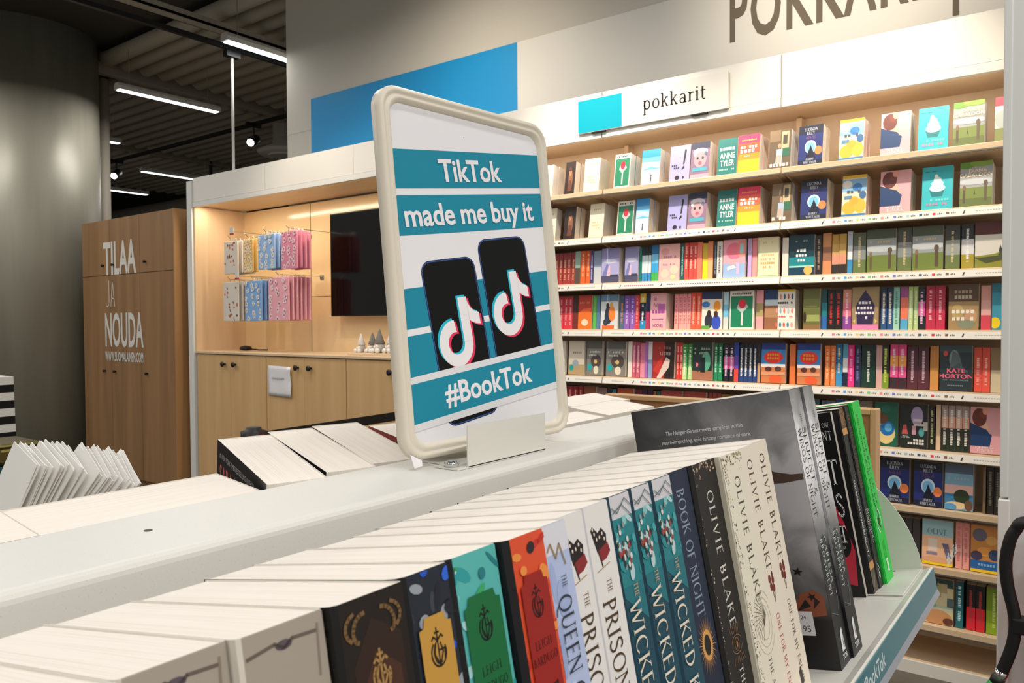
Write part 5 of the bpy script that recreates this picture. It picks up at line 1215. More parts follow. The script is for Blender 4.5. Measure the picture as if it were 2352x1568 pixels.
# navy with golden sun
b, t = gbook('paperback', .4517, .4830, -.2210, H_, .13, '14223a', 'navy paperback with golden sunburst', back='0c1420', hinge=.002)
a = Art(); a.rect(0, 0, t, H_, '12223c'); a.rect(0, 0, t, H_ * .44, '101e36')
down(a, 'BOOK OF NIGHT', t, H_, .012, .0108, '8c9cb0', font='serif', sx=.80, sp=-.03); cx, cy = t * .52, H_ - .112
for k in range(44):
    q = R(k * 360 / 44); r_ = .0165 if k % 2 else .0125; a.poly([(cx + .0055 * math.cos(q - .06), cy + .0075 * math.sin(q - .06)), (cx + r_ * .8 * math.cos(q), cy + r_ * 1.15 * math.sin(q)), (cx + .0055 * math.cos(q + .06), cy + .0075 * math.sin(q + .06))], 'c89050', False)
a.up(); a.ell(cx, cy, .0072, .0095, 'd8a058', 20); a.ell(cx, cy, .0045, .0065, '100c10', 20)
down(a, 'HOLLY BLACK', t, H_, .150, .0075, 'b08860', font='serif', sx=.8); spine_print(b, a, t, H_)
# black and cream novels of one series
def speck(a, t, x0, x1, cols, n_, sd):
    rr = random.Random(sd)
    for k in range(n_): a.ell(rr.uniform(x0, x1), rr.uniform(0, H_), rr.uniform(.0003, .0009), rr.uniform(.0003, .0010), rr.choice(cols), 6, False)
    a.up()
def eye(a, cx, cy, s, col):
    a.line([(cx + s * math.cos(R(q)), cy + s * .7 * math.sin(R(q))) for q in range(20, 161, 20)], .0005, col, False); a.line([(cx + s * math.cos(R(q)), cy - s * .7 * math.sin(R(q))) for q in range(20, 161, 20)], .0005, col, False)
    a.line([(cx + s * .42 * math.cos(R(q)), cy + s * .5 * math.sin(R(q))) for q in range(0, 361, 30)], .0005, col, False)
    for k in range(-3, 4): a.line([(cx + k * s * .28, cy + s * .9), (cx + k * s * .36, cy + s * 1.5)], .0004, col, False); a.line([(cx + k * s * .28, cy - s * .9), (cx + k * s * .36, cy - s * 1.4)], .0004, col, False)
    a.up(); a.ell(cx, cy, s * .16, s * .28, col, 10)
b, t = gbook('paperback', .4832, .5245, -.2190, H_, .13, '120f0f', 'black paperback with pale author name and eye', back='0c0a0c', hinge=.004)
a = Art(); a.rect(0, 0, t, H_, '131011'); speck(a, t, 0, t * .18, ('d8ccb8', 'a89880', '50463c'), 120, 1)
rr = random.Random(3)
for k in range(50): a.ell(rr.uniform(0, t), H_ - abs(rr.gauss(0, .004)), .0008, .0009, rr.choice(('b89878', '8a6c54', 'd8c0a0')), 6, False)
a.up(); down(a, 'OLIVIE BLAKE', t, H_, .020, .0098, 'd8d2c8', font='serif', sx=.98, sp=.12, off=.003); eye(a, t * .58, H_ - .124, .0085, '9a6c48'); down(a, 'THE ATLAS SIX', t, H_, .138, .0065, 'd8d2c8', font='serif', sx=.95, sp=.1, off=.003)
spine_print(b, a, t, H_)
b, t = gbook('paperback', .5247, .5630, -.2145, H_, .13, 'e6dfcb', 'cream speckled paperback with line drawn butterfly', back='dcd4be')
a = Art(); a.rect(0, 0, t, H_, 'e8e1cd'); speck(a, t, 0, t * .2, ('4a3c30', '8a7860', '2c2420', 'b0a080'), 190, 2); rr = random.Random(4)
for k in range(70): a.ell(rr.uniform(0, t), H_ - abs(rr.gauss(0, .005)), .0006, .0008, rr.choice(('6a5a40', 'a89870')), 6, False)
a.up(); down(a, 'OLIVIE BLAKE', t, H_, .017, .0095, '4a3c30', font='serif', sx=.98, sp=.12, off=.003)
for k in range(14):
    q = R(10 + 11 * k); a.line([(t * .75, H_ - .118), (t * .75 - .018 * abs(math.sin(q)) - .003, H_ - .118 + .017 * math.cos(q))], .00035, '6a5c4c', False)
for r_ in (.012, .017, .022): a.line([(t * .62 + r_ * .8 * math.cos(R(q)), H_ - .122 + r_ * math.sin(R(q))) for q in range(0, 361, 20)], .0003, 'b0a488', False)
a.ell(t * .62, H_ - .122, .0012, .003, '7a4428', 8); down(a, 'THE ATLAS PARADOX', t, H_, .146, .0055, '4a3c30', font='serif', sx=.85, sp=.08, off=.003)
spine_print(b, a, t, H_)
for i, (y0, y1, x_) in enumerate(((.5632, .6008, -.2177), (.6010, .6375, -.2215))):
    b, t = gbook('paperback', y0, y1, x_, H_, .13, 'ead8c4', ('cream paperback with red roses, beside speckled cream spine', 'cream paperback with red roses, beside smoky grey cover')[i], back='dcc0a8')
    a = Art(); a.rect(0, 0, t, H_, 'eadfcd'); a.rect(0, 0, t * .16, H_, 'e0c8b4'); rr = random.Random(6)
    for k in range(9): y_ = rr.uniform(.02, H_); a.line([(rr.uniform(0, t * .1), y_), (t * .14, y_ - .012)], .0006, 'a88c64', False)
    a.up(); down(a, 'OLIVIE BLAKE', t, H_, .010, .0098, '4a3a2c', font='serif', sx=.90, sp=.12, off=.002); cx, cy = t * .55, H_ - .106
    for (dx, dy) in ((-.003, .006), (.003, .004), (-.002, .0), (.0025, -.002)): a.ell(cx + dx, cy + dy, .0026, .0032, '7a2422', 9, False)
    a.up(); a.line([(cx - .002, cy + .004), (cx + .001, cy - .012)], .0007, '5a3028', False); a.line([(cx + .003, cy), (cx + .002, cy - .010)], .0006, '5a3028', False); a.ell(cx + .003, cy + .008, .0016, .0026, '5a1c1c', 8)
    down(a, 'ONE FOR MY ENEMY', t, H_, .126, .0060, ('b04838', '5a4034')[i], font='serif', sx=.82, sp=.06, off=.002)
    a.poly([(t * .42, .004), (t * .6, .008), (t * .52, .02), (t * .4, .017)], ('d8a860', '2c2420')[i]); spine_print(b, a, t, H_)
# two tall smoky books; the first shows its back cover to the camera
HW, DW = .234, .153
def leaf(a, cx, cy, s, col, q0=0.0):
    pts = []
    for k in range(10): q = R(q0 + k * 36); r_ = s * (1 if k % 2 == 0 else .42); pts.append((cx + r_ * math.cos(q), cy + r_ * .8 * math.sin(q)))
    a.poly(pts, col)
def wings_spine(b, t):
    a = Art(2.5e-5); a.rect(.0005, .0005, t - .0005, HW - .0005, 'ffffff'); a.build('spine_art', b, (0, 0, 0), (1, 0, 0), (0, 0, 1), 'smoke_spine')
    a = Art(2.5e-5); a.z = 6e-5
    down(a, 'THE', t, HW, .022, .0042, '3a383c', font='serif', sx=.8, off=.004); down(a, 'THE', t, HW, .034, .0042, '3a383c', font='serif', sx=.8, off=-.0065)
    down(a, 'SERPENT &', t, HW, .034, .0092, '151318', font='serif', sx=.98, off=.006); down(a, 'WINGS OF NIGHT', t, HW, .034, .0092, '151318', font='serif', sx=.78, off=-.006)
    a.ell(t * .5, HW * .40, t * .26, .014, '1c3024', 12); a.ell(t * .4, HW * .35, t * .2, .010, '20382a', 12)
    down(a, 'CARISSA', t, HW, .128, .0065, 'd0d0d4', font='serif', sx=1.0, off=.004, sp=.1); down(a, 'BROADBENT', t, HW, .128, .0065, 'd0d0d4', font='serif', sx=.9, off=-.0055, sp=.1)
    a.line([(t * .1, .046), (t * .6, .040), (t * .75, .052), (t * .8, .06)], .0007, '70747c'); a.ell(t * .75, .058, .0012, .0012, '8890a0', 8)
    a.poly([(t * .36, .012), (t * .62, .012), (t * .58, .030), (t * .40, .028)], 'e8e8e8'); a.poly([(t * .5, .014), (t * .58, .014), (t * .54, .025)], '141416'); a.text('TOR', t * .5, .0055, .0042, 'e8e8e8', align='c', bold=1)
    spine_print(b, a, t, HW)
b, t = gbook('paperback', .6680, .6995, -.2130, HW, DW, '3a383c', 'tall smoky grey paperback showing its back cover text', back='17161a', front='141316'); wings_spine(b, t)
a = Art(2.5e-5); a.rect(0, 0.0003, DW, HW - .0003, 'ffffff'); a.build('back_art', b, (0, DW, 0), (0, -1, 0), (0, 0, 1), 'smoke_back')
a = Art(2.5e-5); a.z = 6e-5
a.line([(DW * .35, .010), (DW * .42, .03)], .0006, '4a4a50')
a.poly([(.100, .158), (.112, .172), (.108, .186), (.105, .197), (.114, .178), (.128, .166), (.142, .163), (.152, .163), (.152, .158), (.135, .156), (.118, .156)], '4a3830')
a.poly([(.118, .040), (.150, .045), (.150, .060), (.142, .066), (.130, .062)], '8a4a34'); a.poly([(.126, .048), (.138, .052), (.134, .058)], '1c1614'); a.poly([(.14, .05), (.146, .056), (.142, .06)], '1c1614')
leaf(a, .118, .094, .0085, '14151a', 20); leaf(a, .110, .104, .0038, '14151a', 60); leaf(a, .132, .081, .0048, '121318', 80); leaf(a, .122, .068, .004, '141418', 10); leaf(a, .140, .060, .0045, '121216', 40)
for k, (s_, it) in enumerate((('The Hunger Games meets vampires in this', 1), ('heart-wrenching, epic fantasy romance of dark', 0), ('magic and bloodthirsty intrigue from bestselling', 0), ('author Carissa Broadbent.', 0))):
    y_ = HW - .0265 - .0082 * k
    if it:
        w1 = a.width('The Hunger Games ', .0036, sx=.80); w2 = a.width('meets vampires in this', .0036, sx=.88); x_ = DW * .46 - (w1 + w2) / 2
        a.text('The Hunger Games ', x_, y_, .0036, 'd4d4d6', sx=.80, bold=1, italic=.22, bump=False); a.text('meets vampires in this', x_ + w1, y_, .0036, 'd4d4d6', sx=.88, bold=1, bump=False)
    else: a.text(s_, DW * .46, y_, .0036, 'd4d4d6', sx=.88, bold=1, align='c', bump=False)
for (s_, u_, v_) in (('are', .090, .168), ('her.', .094, .160), ('to', .098, .1525), ('ya', .098, .125), ('soon...', .098, .1085), ('lost', .1, .102), ('book', .094, .068)):
    a.text(s_, u_, v_, .0032, 'b8b8bc', sx=.9, bold=1, align='r' if s_ in ('book',) else 'c', bump=False)
a.up(); back_print(b, a, DW, HW)
st = empty('price_sticker'); 
sa = Art(4e-5); sa.rect(0, 0, .022, .020, 'd8d8da'); sa.text('24', .0115, .0135, .0032, '40444c', bump=False); sa.text('95', .0115, .003, .0052, '40444c', bump=False)
so = sa.build('price_sticker', b, (-.0008, .037, .028), (0, -1, 0), (0, 0, 1)); bpy.data.objects.remove(st)
b, t = gbook('paperback', .6998, .7290, -.2110, HW, DW, '4a484c', 'tall smoky grey paperback, right one of the pair', back='17161a', front='0e0d10'); wings_spine(b, t)
a = Art(2.5e-5); a.rect(0, 0.0003, DW, HW - .0003, 'ffffff'); a.build('back_art', b, (0, DW, 0), (0, -1, 0), (0, 0, 1), 'smoke_back')
# reversed book showing a black front cover with a red crown
b, t = gbook('paperback', .8775, .8840, -.3505, .198, .13, '0a0a0c', 'black paperback turned around with red dragon cover', back='0a0a0c', front='0a0a0c', inset=.012)
b.matrix_world = Matrix.Translation((shelf_pt(.1685, .0005)[0], .8840, shelf_pt(.1685, .0005)[1])) @ Matrix.Rotation(-TH, 4, 'Y') @ Matrix.Rotation(R(-90), 4, 'Z')
a = Art(); HB = .198; a.rect(0, 0, .13, HB, '0a0a0c')
a.poly([(.092, .02), (.124, .012), (.128, .05), (.122, .08), (.113, .11), (.106, .125), (.100, .10), (.095, .06)], 'b8243c'); a.poly([(.104, .05), (.118, .04), (.116, .09), (.109, .11)], 'd84858')
a.poly([(.080, .12), (.10, .118), (.104, .128), (.092, .14)], '105060'); a.ell(.116, .060, .0095, .018, '0c0a0c', 18)
for k, s_ in enumerate(('A', 'CROWNS', 'OF NYAXIA', 'NOVEL')): a.text(s_, .116, .070 - .0062 * k, .0028, 'e0dcd8', font='serif', sx=.62, align='c', bump=False)
a.up(); a.text('BOOK ONE', .1265, HB - .016, .0052, 'c8c6c4', font='serif', sx=.6, align='r'); a.text('BROADBENT', .1275, HB - .030, .0098, 'd8d6d4', font='serif', sx=.62, align='r')
a.text('SERPENT', .1275, HB - .078, .027, 'e8e6e4', font='serif', sx=.52, align='r'); a.text('WINGS', .1265, HB - .112, .024, 'e8e6e4', font='serif', sx=.5, align='r', bump=False); a.text('NIGHT', .1235, HB - .140, .018, 'e8e6e4', font='serif', sx=.5, align='r')
front_print(b, a, t, .13, HB)
# the three slim ones at the far end
b, t = gbook('paperback', .8850, .9040, -.2280, H_, .13, '14100f', 'black paperback with golden head and foot bands', back='0c0b0c', lift=.002)
a = Art(); a.rect(0, 0, t, H_, '12100f'); a.rect(0, H_ - .022, t, H_, '5a3c24'); a.rect(0, H_ - .029, t, H_ - .022, 'd09850'); a.rect(0, .024, t, .032, 'c89058'); a.rect(0, 0, t, .024, '4a3a2c'); rr = random.Random(31)
for k in range(20): a.line([(rr.uniform(0, t), H_ - rr.uniform(0, .02)), (rr.uniform(0, t), H_ - rr.uniform(0, .02))], .0005, 'b08858', False)
for k in range(6): a.line([(t * .1, .05 + .004 * k), (t * .5, .054 + .004 * k), (t * .8, .05 + .005 * k)], .0004, '8a8890', False)
a.up(); down(a, 'THE RIVER OF SILVER', t, H_, .068, .0058, '6a6870', font='serif', sx=.9, off=.0035); down(a, 'SHANNON CHAKRABORTY', t, H_, .078, .0050, 'd0d0d0', sx=.9, bold=1, off=-.004); a.line([(t * .3, .006), (t * .7, .018)], .0007, 'a89880')
spine_print(b, a, t, H_)
b, t = gbook('paperback', .9050, .9225, -.2270, H_ + .002, .13, '161618', 'black paperback with copper lettering, left of neon green', back='0c0b0c', lift=.002)
a = Art(); a.rect(0, 0, t, H_ + .002, '17171a'); down(a, 'TO KILL A KINGDOM', t, H_, .008, .0085, '8a4c34', font='serif', sx=.72, sp=.06); down(a, 'ALEXANDRA', t, H_, .113, .0052, 'd8d8d8', font='serif', sx=.95, off=.0035); down(a, 'CHRISTO', t, H_, .113, .0052, 'd8d8d8', font='serif', sx=.95, off=-.0035)
a.ell(t * .5, .013, .0028, .0034, 'd0d0d0', 12); a.ell(t * .5, .013, .0014, .002, '17171a', 12); a.line([(t * .3, .026), (t * .7, .020), (t * .3, .018)], .0007, 'c0c0c0'); spine_print(b, a, t, H_)
b, t = gbook('paperback', .9240, .9580, -.2240, H_ + .003, .13, '12c83c', 'neon green paperback beside the white divider', back='10b838', lift=.002)
a = Art(); HG = H_ + .003; a.rect(0, 0, t, HG, '14c83e'); down(a, 'THE BALLAD OF', t, HG, .040, .0056, '0c3c1c', sx=1.15, bold=1, off=.006, sp=.12); down(a, 'SONGBIRDS AND SNAKES', t, HG, .014, .0056, '0c3c1c', sx=.98, bold=1, off=-.0045, sp=.1)
cx, cy = t * .5, HG - .135
a.line([(cx + .0092 * math.cos(R(q)), cy + .0125 * math.sin(R(q))) for q in range(-60, 261, 16)], .0016, 'e8f0e8'); a.line([(cx - .002, cy + .017), (cx + .003, cy + .006), (cx - .003, cy - .002), (cx + .004, cy - .008)], .0018, '143424', False); a.line([(cx - .005, cy + .003), (cx + .006, cy + .001)], .0014, '143424', False); a.ell(cx, cy - .002, .0028, .005, '143424', 10)
down(a, 'SUZANNE', t, HG, .157, .0036, '0fa434', sx=1.0, bold=1, off=.003); down(a, 'COLLINS', t, HG, .157, .0036, '0fa434', sx=1.0, bold=1, off=-.003)
a.rect(t * .42, .010, t * .62, .024, 'e8f0e8'); a.rect(t * .48, .012, t * .52, .022, '14c83e'); spine_print(b, a, t, HG)

# ---------------------------------------------------------------- rear row of books
def rear_book(P, yaw, tilt, t, d, h, spine, label, front=None, back=None):
    # P: top corner at the spine, camera side; spine looks to -X
    b = book('paperback', t, d, h, spine, front, back)
    m = Matrix.Rotation(yaw, 4, 'Z') @ Matrix.Rotation(tilt, 4, 'Y') @ Matrix.Rotation(R(-90), 4, 'Z')
    off = m @ Vector((t, 0, h)); b.matrix_world = Matrix.Translation(Vector(P) - off) @ m
    tag(b, label, 'book', 'books on the rear side of the gondola'); return b
yw = R(-17); tl = R(8)
b = rear_book((-.6047, .3779, 1.3205), yw, tl, .046, .128, .198, '140e10', 'thick black paperback with red author name behind the beam', front='140e12', back='140e12')
a = Art(); a.rect(0, 0, .128, .198, '140f13'); a.text('#1 NEW YORK TIMES BESTSELLING AUTHOR', .008, .198 - .0135, .0044, 'b8b4b4', sx=.72); a.text('.SARA J MAAS'[1:], .009, .198 - .0375, .0185, 'd06a58', sx=.52, sp=.08)
front_print(b, a, .046, .128, .198)
rear_book((-.6073, .4295, 1.3205), R(-15), tl, .043, .128, .198, '14100f', 'thick pale-edged book second behind the beam', front='1c1817')
rear_book((-.6056, .4780, 1.3205), R(-16), tl, .048, .128, .198, 'd8d0c8', 'thick pale-edged book left of the sign frame', front='8a5a54')
rear_book((-.5990, .545, 1.314), R(-8), tl, .040, .118, .198, '9a4440', 'red-covered book just behind the sign frame', front='9a4440')
def rear_face(x0, x1, y0, y1, ztop, h, col, label, tilt=R(6)):
    # cover turned to -X, thickness along X
    t = x1 - x0; d = y1 - y0
    b = book('paperback', t, d, h, col)
    m = Matrix.Rotation(tilt, 4, 'Y') @ Matrix.Rotation(R(180), 4, 'Z')
    off = m @ Vector((t, d, h)); b.matrix_world = Matrix.Translation(Vector((x0, y0, ztop)) - off) @ m
    tag(b, label, 'book', 'books on the rear side of the gondola')
rear_face(-.548, -.484, .1925, .341, 1.3035, .198, 'c8b4a0', 'thick book with wide cream page edge below the white cards')
rear_face(-.549, -.484, .062, .190, 1.306, .198, 'b09c70', 'yellowish book at the left picture edge beside the beam')
rear_face(-.615, -.553, .880, 1.015, 1.311, .198, 'd0c8bc', 'pale book stack far right behind beam, hindmost')
rear_face(-.548, -.488, .845, .965, 1.309, .198, 'd8d0c4', 'pale book stack far right behind beam, middle one')
rear_face(-.525, -.484, .690, .826, 1.307, .198, 'd0c8c0', 'pale book stack far right behind beam, nearest to sign')

# ---------------------------------------------------------------- the framed sign in its steel holder
sgn = empty('framed_sign'); tag(sgn, 'ivory framed poster sign with teal bands and two phones', 'sign')
Rm = Matrix.Rotation(-.0713, 4, 'Z') @ Matrix.Rotation(-.0923, 4, 'Y') @ Matrix.Rotation(.0109, 4, 'X')
sgn.matrix_world = Matrix.Translation((-.437, .4385, 1.3086)) @ Rm
SW, SH = .215, .307
def rr_pts(u0, v0, u1, v1, r, n_=7):
    out = []
    for (cu, cv, a0) in ((u1 - r, v1 - r, 0), (u0 + r, v1 - r, 90), (u0 + r, v0 + r, 180), (u1 - r, v0 + r, 270)):
        for k in range(n_ + 1): q = R(a0 + 90 * k / n_); out.append((cu + r * math.cos(q), cv + r * math.sin(q)))
    return out
# moulded frame: rings of the profile (inset, radius, depth)
prof = [(.0, .020, -.011), (.0, .020, -.002), (.002, .018, 0), (.0045, .016, .0003), (.0055, .0155, -.0012), (.007, .015, -.0012), (.0085, .0145, .0), (.0105, .0135, -.0005), (.0125, .014, -.0045)]
V = []; F = []; n_ = None
for (ins, rad, dep) in prof:
    ring_ = rr_pts(ins, ins, SW - ins, SH - ins, rad); n_ = len(ring_); V += [(dep, u, v) for u, v in ring_]
for i in range(len(prof) - 1):
    for k in range(n_): F.append((i * n_ + k, i * n_ + (k + 1) % n_, (i + 1) * n_ + (k + 1) % n_, (i + 1) * n_ + k))
F.append(tuple(range(n_ - 1, -1, -1)))
mk('frame', V, F, 'frame', sgn, None, True)
for p_ in bpy.data.objects['frame'].data.polygons:
    if p_.loop_total > 4: p_.use_smooth = False
PU0, PV0, PU1, PV1 = .0112, .0112, SW - .0112, SH - .0112
paper = mk('poster', [(-.0045, u, v) for u, v in rr_pts(PU0, PV0, PU1, PV1, .014)], [tuple(range(n_))], 'paper', sgn)
a = Art(2.5e-5); SL = .1155; AN = math.degrees(math.atan(SL)); TEAL = '1d87a0'
u0, u1 = .0118, SW - .0118
def band(v0, v1): a.poly([(u0, v0), (u1, v0 + SL * (u1 - u0)), (u1, v1 + SL * (u1 - u0)), (u0, v1)], TEAL, False)
for v0, v1 in ((.2214, .2543), (.1823, .2157), (.1054, .1387), (.0663, .0998)): band(v0, v1)
a.up()
def local(u, v, ou, ov):
    c_, s_ = math.cos(R(AN + .8)), math.sin(R(AN + .8)); return (ou + u * c_ - v * s_, ov + u * s_ + v * c_)
def phone(ou, ov, w_, h_):
    # ou, ov: top left corner
    for ins, col in ((0, '16204a'), (.0008, '4a6cae'), (.0013, '141a34'), (.0021, '060709')):
        r_ = .011 - ins; a.poly([local(p_[0], p_[1] - h_, ou, ov) for p_ in rr_pts(ins, ins, w_ - ins, h_ - ins, r_)], col)
phone(.0330, .1620, .0660, .1420)
phone(.1040, .1850, .0670, .1420)
def note(cu, cv, s):
    def shape(du, dv, col):
        P_ = lambda x, y: local((x + du - .5) * s, (y + dv - .5) * s, cu, cv)
        n2 = 20; o_ = [(.36 + .345 * math.cos(R(q)), .345 + .345 * math.sin(R(q))) for q in [88 + (360 - 88) * k / n2 for k in range(n2 + 1)]]
        i_ = [(.36 + .165 * math.cos(R(q)), .345 + .165 * math.sin(R(q))) for q in [76 + (360 - 76) * k / n2 for k in range(n2 + 1)]]
        for k in range(n2): a.poly([P_(*o_[k]), P_(*o_[k + 1]), P_(*i_[k + 1]), P_(*i_[k])], col, False)
        a.poly([P_(.525, .34), P_(.705, .34), P_(.705, 1.0), P_(.525, 1.0)], col, False)
        fl = [(.70, 1.0), (.72, .90), (.77, .82), (.84, .765), (.93, .735), (.93, .56), (.84, .575), (.76, .61), (.70, .65)]
        for k in range(4): a.poly([P_(*fl[k]), P_(*fl[k + 1]), P_(*fl[7 - k]), P_(*fl[8 - k])], col, False)
        a.up()
    shape(-.035, .03, '2bb6cf'); shape(.04, -.03, 'e0395c'); shape(0, 0, 'ebe7ea')
note(.0762, .1030, .0590); note(.1465, .1280, .0590)
# bottom band over the phones with its white margins
a.poly([(u0, .0215 + .0008), (u1, .0215 + SL * (u1 - u0)), (u1, .0664 + SL * (u1 - u0)), (u0, .0664)], 'dcdcdf')
band(.0281, .0608); a.up()
W_ = 'e9e6ea'
def ptext(txt, ua, va, ub, size):
    w0 = a.width(txt, size, sx=1.0); L_ = math.hypot(ub - ua, (ub - ua) * SL); a.text(txt, ua, va, size, W_, rot=AN, sx=L_ / w0, bold=2)
ptext('TikTok', .0655, .2338, .1440, .0185)
ptext('made me buy it', .0205, .1908, .1880, .0180)
ptext('#BookTok', .0520, .0405, .1640, .0180)
a.ell(.0985, .2775, .0004, .0004, '30282c', 8); a.line([(.098, .150), (.1005, .139)], .0004, '3c4250')
# keep print on the sheet
a.clip(u0, PV0 + .0005, u1, PV1 - .0005)
a.build('poster_print', paper, (-.0044, 0, 0), (0, 1, 0), (0, 0, 1), 'print_matt')
mk('film_corner', [(-.001, .004, .006), (.001, .014, .0), (.0035, .012, -.004), (.003, .004, -.005)], [(0, 1, 2, 3)], 'paper', sgn)
# the steel holder
hl = empty('sign_holder', (0, 0, 0)); tag(hl, 'white folded steel sign holder with thumb screw', 'sign holder')
MB().box(-.4065, -.4052, .4745, .5830, BZT + .001, BZT + .0345).build('front_plate', 'gondola_plain', hl)
MB().box(-.455, -.4052, .4745, .5830, BZT + .0003, BZT + .0018).build('base_plate', 'gondola_plain', hl)
MB().box(-.4563, -.455, .4745, .5830, BZT + .0003, BZT + .030).build('rear_plate', 'gondola_plain', hl)
MB().box(-.430, -.4052, .462, .4745, BZT + .0003, BZT + .0018).build('screw_tab', 'gondola_plain', hl)
MB().lathe([(.006, 0), (.0062, .003), (.005, .0045), (.002, .005)], (-.4165, .4675, BZT + .0018), 18).build('thumb_screw', 'chrome', hl, True)

# ---------------------------------------------------------------- bundle of white cards on the rear shelf
cards_n = 26
cr_, cf_ = Vector((.797, .604, 0)), Vector((-.604, .797, 0))
sheet_me = None
for k in range(cards_n):
    r = empty('white_card'); f_ = k / (cards_n - 1)
    tag(r, 'blank white slotted card in the fanned bundle behind the gondola', 'card', 'fanned bundle of white cards')
    grp_ = 0 if k < 5 else (1 if k < 13 else 2)
    ln_ = R(24 + 14 * f_ + (0, 1, 5)[grp_] + 1.5 * math.sin(k * 1.7)); tw = R(34 + 3 * math.sin(k * 2.3))
    h_ = (cr_ * math.sin(ln_) + Vector((0, 0, 1)) * math.cos(ln_)).normalized()
    w_ = ((cr_ * math.cos(ln_) - Vector((0, 0, 1)) * math.sin(ln_)) * math.cos(tw) - cf_ * math.sin(tw)).normalized()
    w_ = (w_ - h_ * w_.dot(h_)).normalized(); nn = h_.cross(w_)
    wd, ht, th = .044, .063, .0007
    if sheet_me is None:
        m = MB(); m.box(0, wd, 0, th, .013, ht)
        for j in range(7): x = wd * j / 6.55; m.box(x, x + wd * .085, 0, th, .0, .0135)
        m.build('sheet', 'card', r); sheet_me = r.children[0].data
    else:
        o = bpy.data.objects.new('sheet', sheet_me); C.objects.link(o); o.parent = r
    P0 = Vector((-.735, .246, 1.266)) + cr_ * (.0021 * k + (0, .002, .006)[grp_]) + cf_ * (.0012 * k) + Vector((0, 0, 1)) * ((.0, .004, .006)[grp_] + .0012 * math.sin(k * 1.9) - .0003 * k)
    r.matrix_world = Matrix(((w_.x, nn.x, h_.x, P0.x), (w_.y, nn.y, h_.y, P0.y), (w_.z, nn.z, h_.z, P0.z), (0, 0, 0, 1)))

# ---------------------------------------------------------------- belt barrier behind
def stanchion(x, y, lab):
    r = empty('barrier_post', (x, y, 0)); tag(r, lab, 'barrier post')
    MB().lathe([(.17, 0), (.17, .012), (.06, .03), (.03, .035)], seg=28).build('base', 'black', r, True)
    MB().tube([(0, 0, .03), (0, 0, .93)], .032, 18).build('pole', 'black', r, True)
    MB().lathe([(.045, .93), (.05, .935), (.05, .985), (.032, .99), (.03, 1.0), (.02, 1.003)], seg=24).build('head', 'black', r, True)
    for sx in (-1, 1): bx('red_latch', 'red', sx * .05 - .006, sx * .05 + .006, -.012, .012, .95, .975, r)
    return r
stanchion(-2.72, 1.86, 'black belt barrier post behind the rear books')
stanchion(-2.80, 3.10, 'black belt barrier post hidden behind the framed sign')
bl = MB().prism([(-2.7235, 1.91), (-2.7220, 1.91), (-2.7975, 3.05), (-2.799, 3.05)], 'z', .935, .978).build('barrier_belt', 'rubber')
tag(bl, 'black webbing belt stretched in front of the cupboards', 'belt')

# ---------------------------------------------------------------- goods at the left edge
tb = empty('side_table', (-3.08, .85, 0)); tag(tb, 'dark side table at the left picture edge', 'table')
bx('top', 'black', -.5, .42, -.35, .32, .90, .92, tb)
for sx in (-.46, .38):
    for sy in (-.31, .28): bx('leg', 'black', sx - .02, sx + .02, sy - .02, sy + .02, 0, .90, tb)
M['gold'] = material('gilt_tin', '6c6030', .3, .8)
tn = empty('gift_tin', (-2.705, .98, .9905)); tag(tn, 'gilt green tin on top of dark boxes at left edge', 'tin')
bx('body', 'gold', -.12, .06, -.05, .06, 0, .055, tn, .012); bx('lid', 'gold', -.124, .064, -.054, .064, .052, .066, tn, .008)
b_ = empty('gift_box', (-2.70, .98, .9205)); tag(b_, 'dark box with teal end under the gilt tin', 'box')
bx('body', 'black', -.14, .04, -.06, .07, 0, .068, b_, .004); bx('teal_end', material('teal_card', '1a4a50', .5), .04, .062, -.06, .07, 0, .068, b_)
sb = empty('striped_bag', (-3.41, 1.16, .9205)); tag(sb, 'black and white striped bag at the left picture edge', 'bag')
m = MB()
for k in range(10):
    c = lin('d8d4cc' if k % 2 else '14120f'); i0, i1 = .016 * (k / 10), .016 * ((k + 1) / 10); z0, z1 = .030 * k, .030 * (k + 1)
    m.add([(-.1 + i0, -.06, z0), (.1 - i0, -.06, z0), (.1 - i0, .06, z0), (-.1 + i0, .06, z0), (-.1 + i1, -.06, z1), (.1 - i1, -.06, z1), (.1 - i1, .06, z1), (-.1 + i1, .06, z1)],
          [(0, 1, 5, 4), (1, 2, 6, 5), (2, 3, 7, 6), (3, 0, 4, 7)] + ([(3, 2, 1, 0)] if k == 0 else []) + ([(4, 5, 6, 7)] if k == 9 else []), c)
m.build('body', 'print_matt', sb)
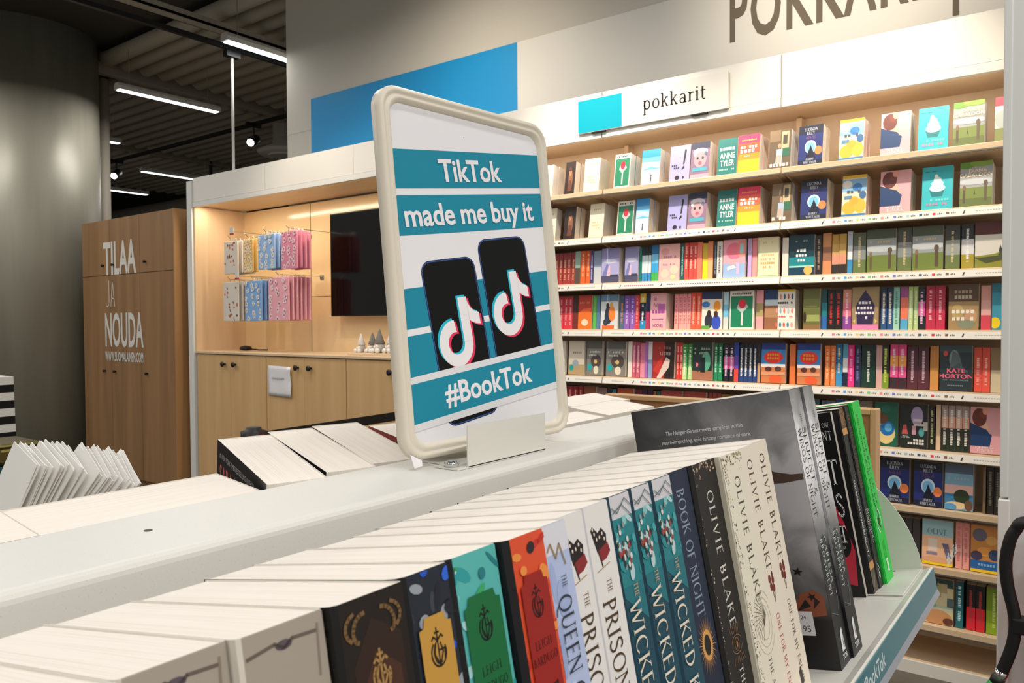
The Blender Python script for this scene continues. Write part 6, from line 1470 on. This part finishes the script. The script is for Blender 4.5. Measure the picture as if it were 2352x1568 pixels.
MB().tube([(-.05, 0, .30), (-.04, 0, .37), (.04, 0, .37), (.05, 0, .30)], .004, 8).build('handle', 'black', sb, True)

# ---------------------------------------------------------------- fire extinguisher on the pillar
fe = empty('fire_extinguisher', (-.055, 2.235, .35)); tag(fe, 'red fire extinguisher with black hose hung on the white pillar', 'fire extinguisher')
MB().lathe([(.07, 0), (.083, .01), (.083, .42), (.07, .47), (.04, .50), (.025, .51), (.025, .54)], seg=28).build('cylinder', 'red', fe, True)
MB().lathe([(.022, .54), (.03, .55), (.03, .585), (.018, .59)], seg=16).build('valve', 'chrome', fe, True)
bx('lever', 'black', -.015, .11, -.012, .012, .60, .612, fe, .003); bx('handle', 'black', -.015, .11, -.012, .012, .575, .585, fe, .003)
bx('wall_bracket', 'black', -.03, .03, .08, .112, .36, .50, fe)
hp = [(0, 0, .565), (-.03, -.04, .592), (-.087, -.085, .597), (-.102, -.085, .579), (-.114, -.085, .551), (-.122, -.085, .498), (-.118, -.085, .442), (-.106, -.085, .388), (-.102, -.085, .347), (-.107, -.085, .305), (-.119, -.085, .261), (-.129, -.085, .232)]
def smooth_path(P, k=4):
    out = []; P = [Vector(p) for p in P]
    for i in range(len(P) - 1):
        p0, p1, p2, p3 = P[max(i - 1, 0)], P[i], P[i + 1], P[min(i + 2, len(P) - 1)]
        for j in range(k):
            t = j / k; out.append(.5 * ((2 * p1) + (p2 - p0) * t + (2 * p0 - 5 * p1 + 4 * p2 - p3) * t * t + (3 * p1 - p0 - 3 * p2 + p3) * t ** 3))
    return out + [P[-1]]
MB().tube(smooth_path(hp), .0135, 14).build('hose', 'rubber', fe, True)
MB().tube([(-.127, -.085, .238), (-.133, -.085, .222)], .0150, 16).build('hose_collar', 'chrome', fe, True)
MB().tube([(-.133, -.085, .222), (-.139, -.085, .206)], .0150, 16).build('nozzle_grip', 'rubber', fe, True)
MB().tube([(-.139, -.085, .206), (-.160, -.085, .15)], [.0155, .022], 16).build('nozzle', 'green', fe, True)
bx('hose_clip', 'rubber', -.108, -.05, -.10, -.06, .335, .372, fe, .004)
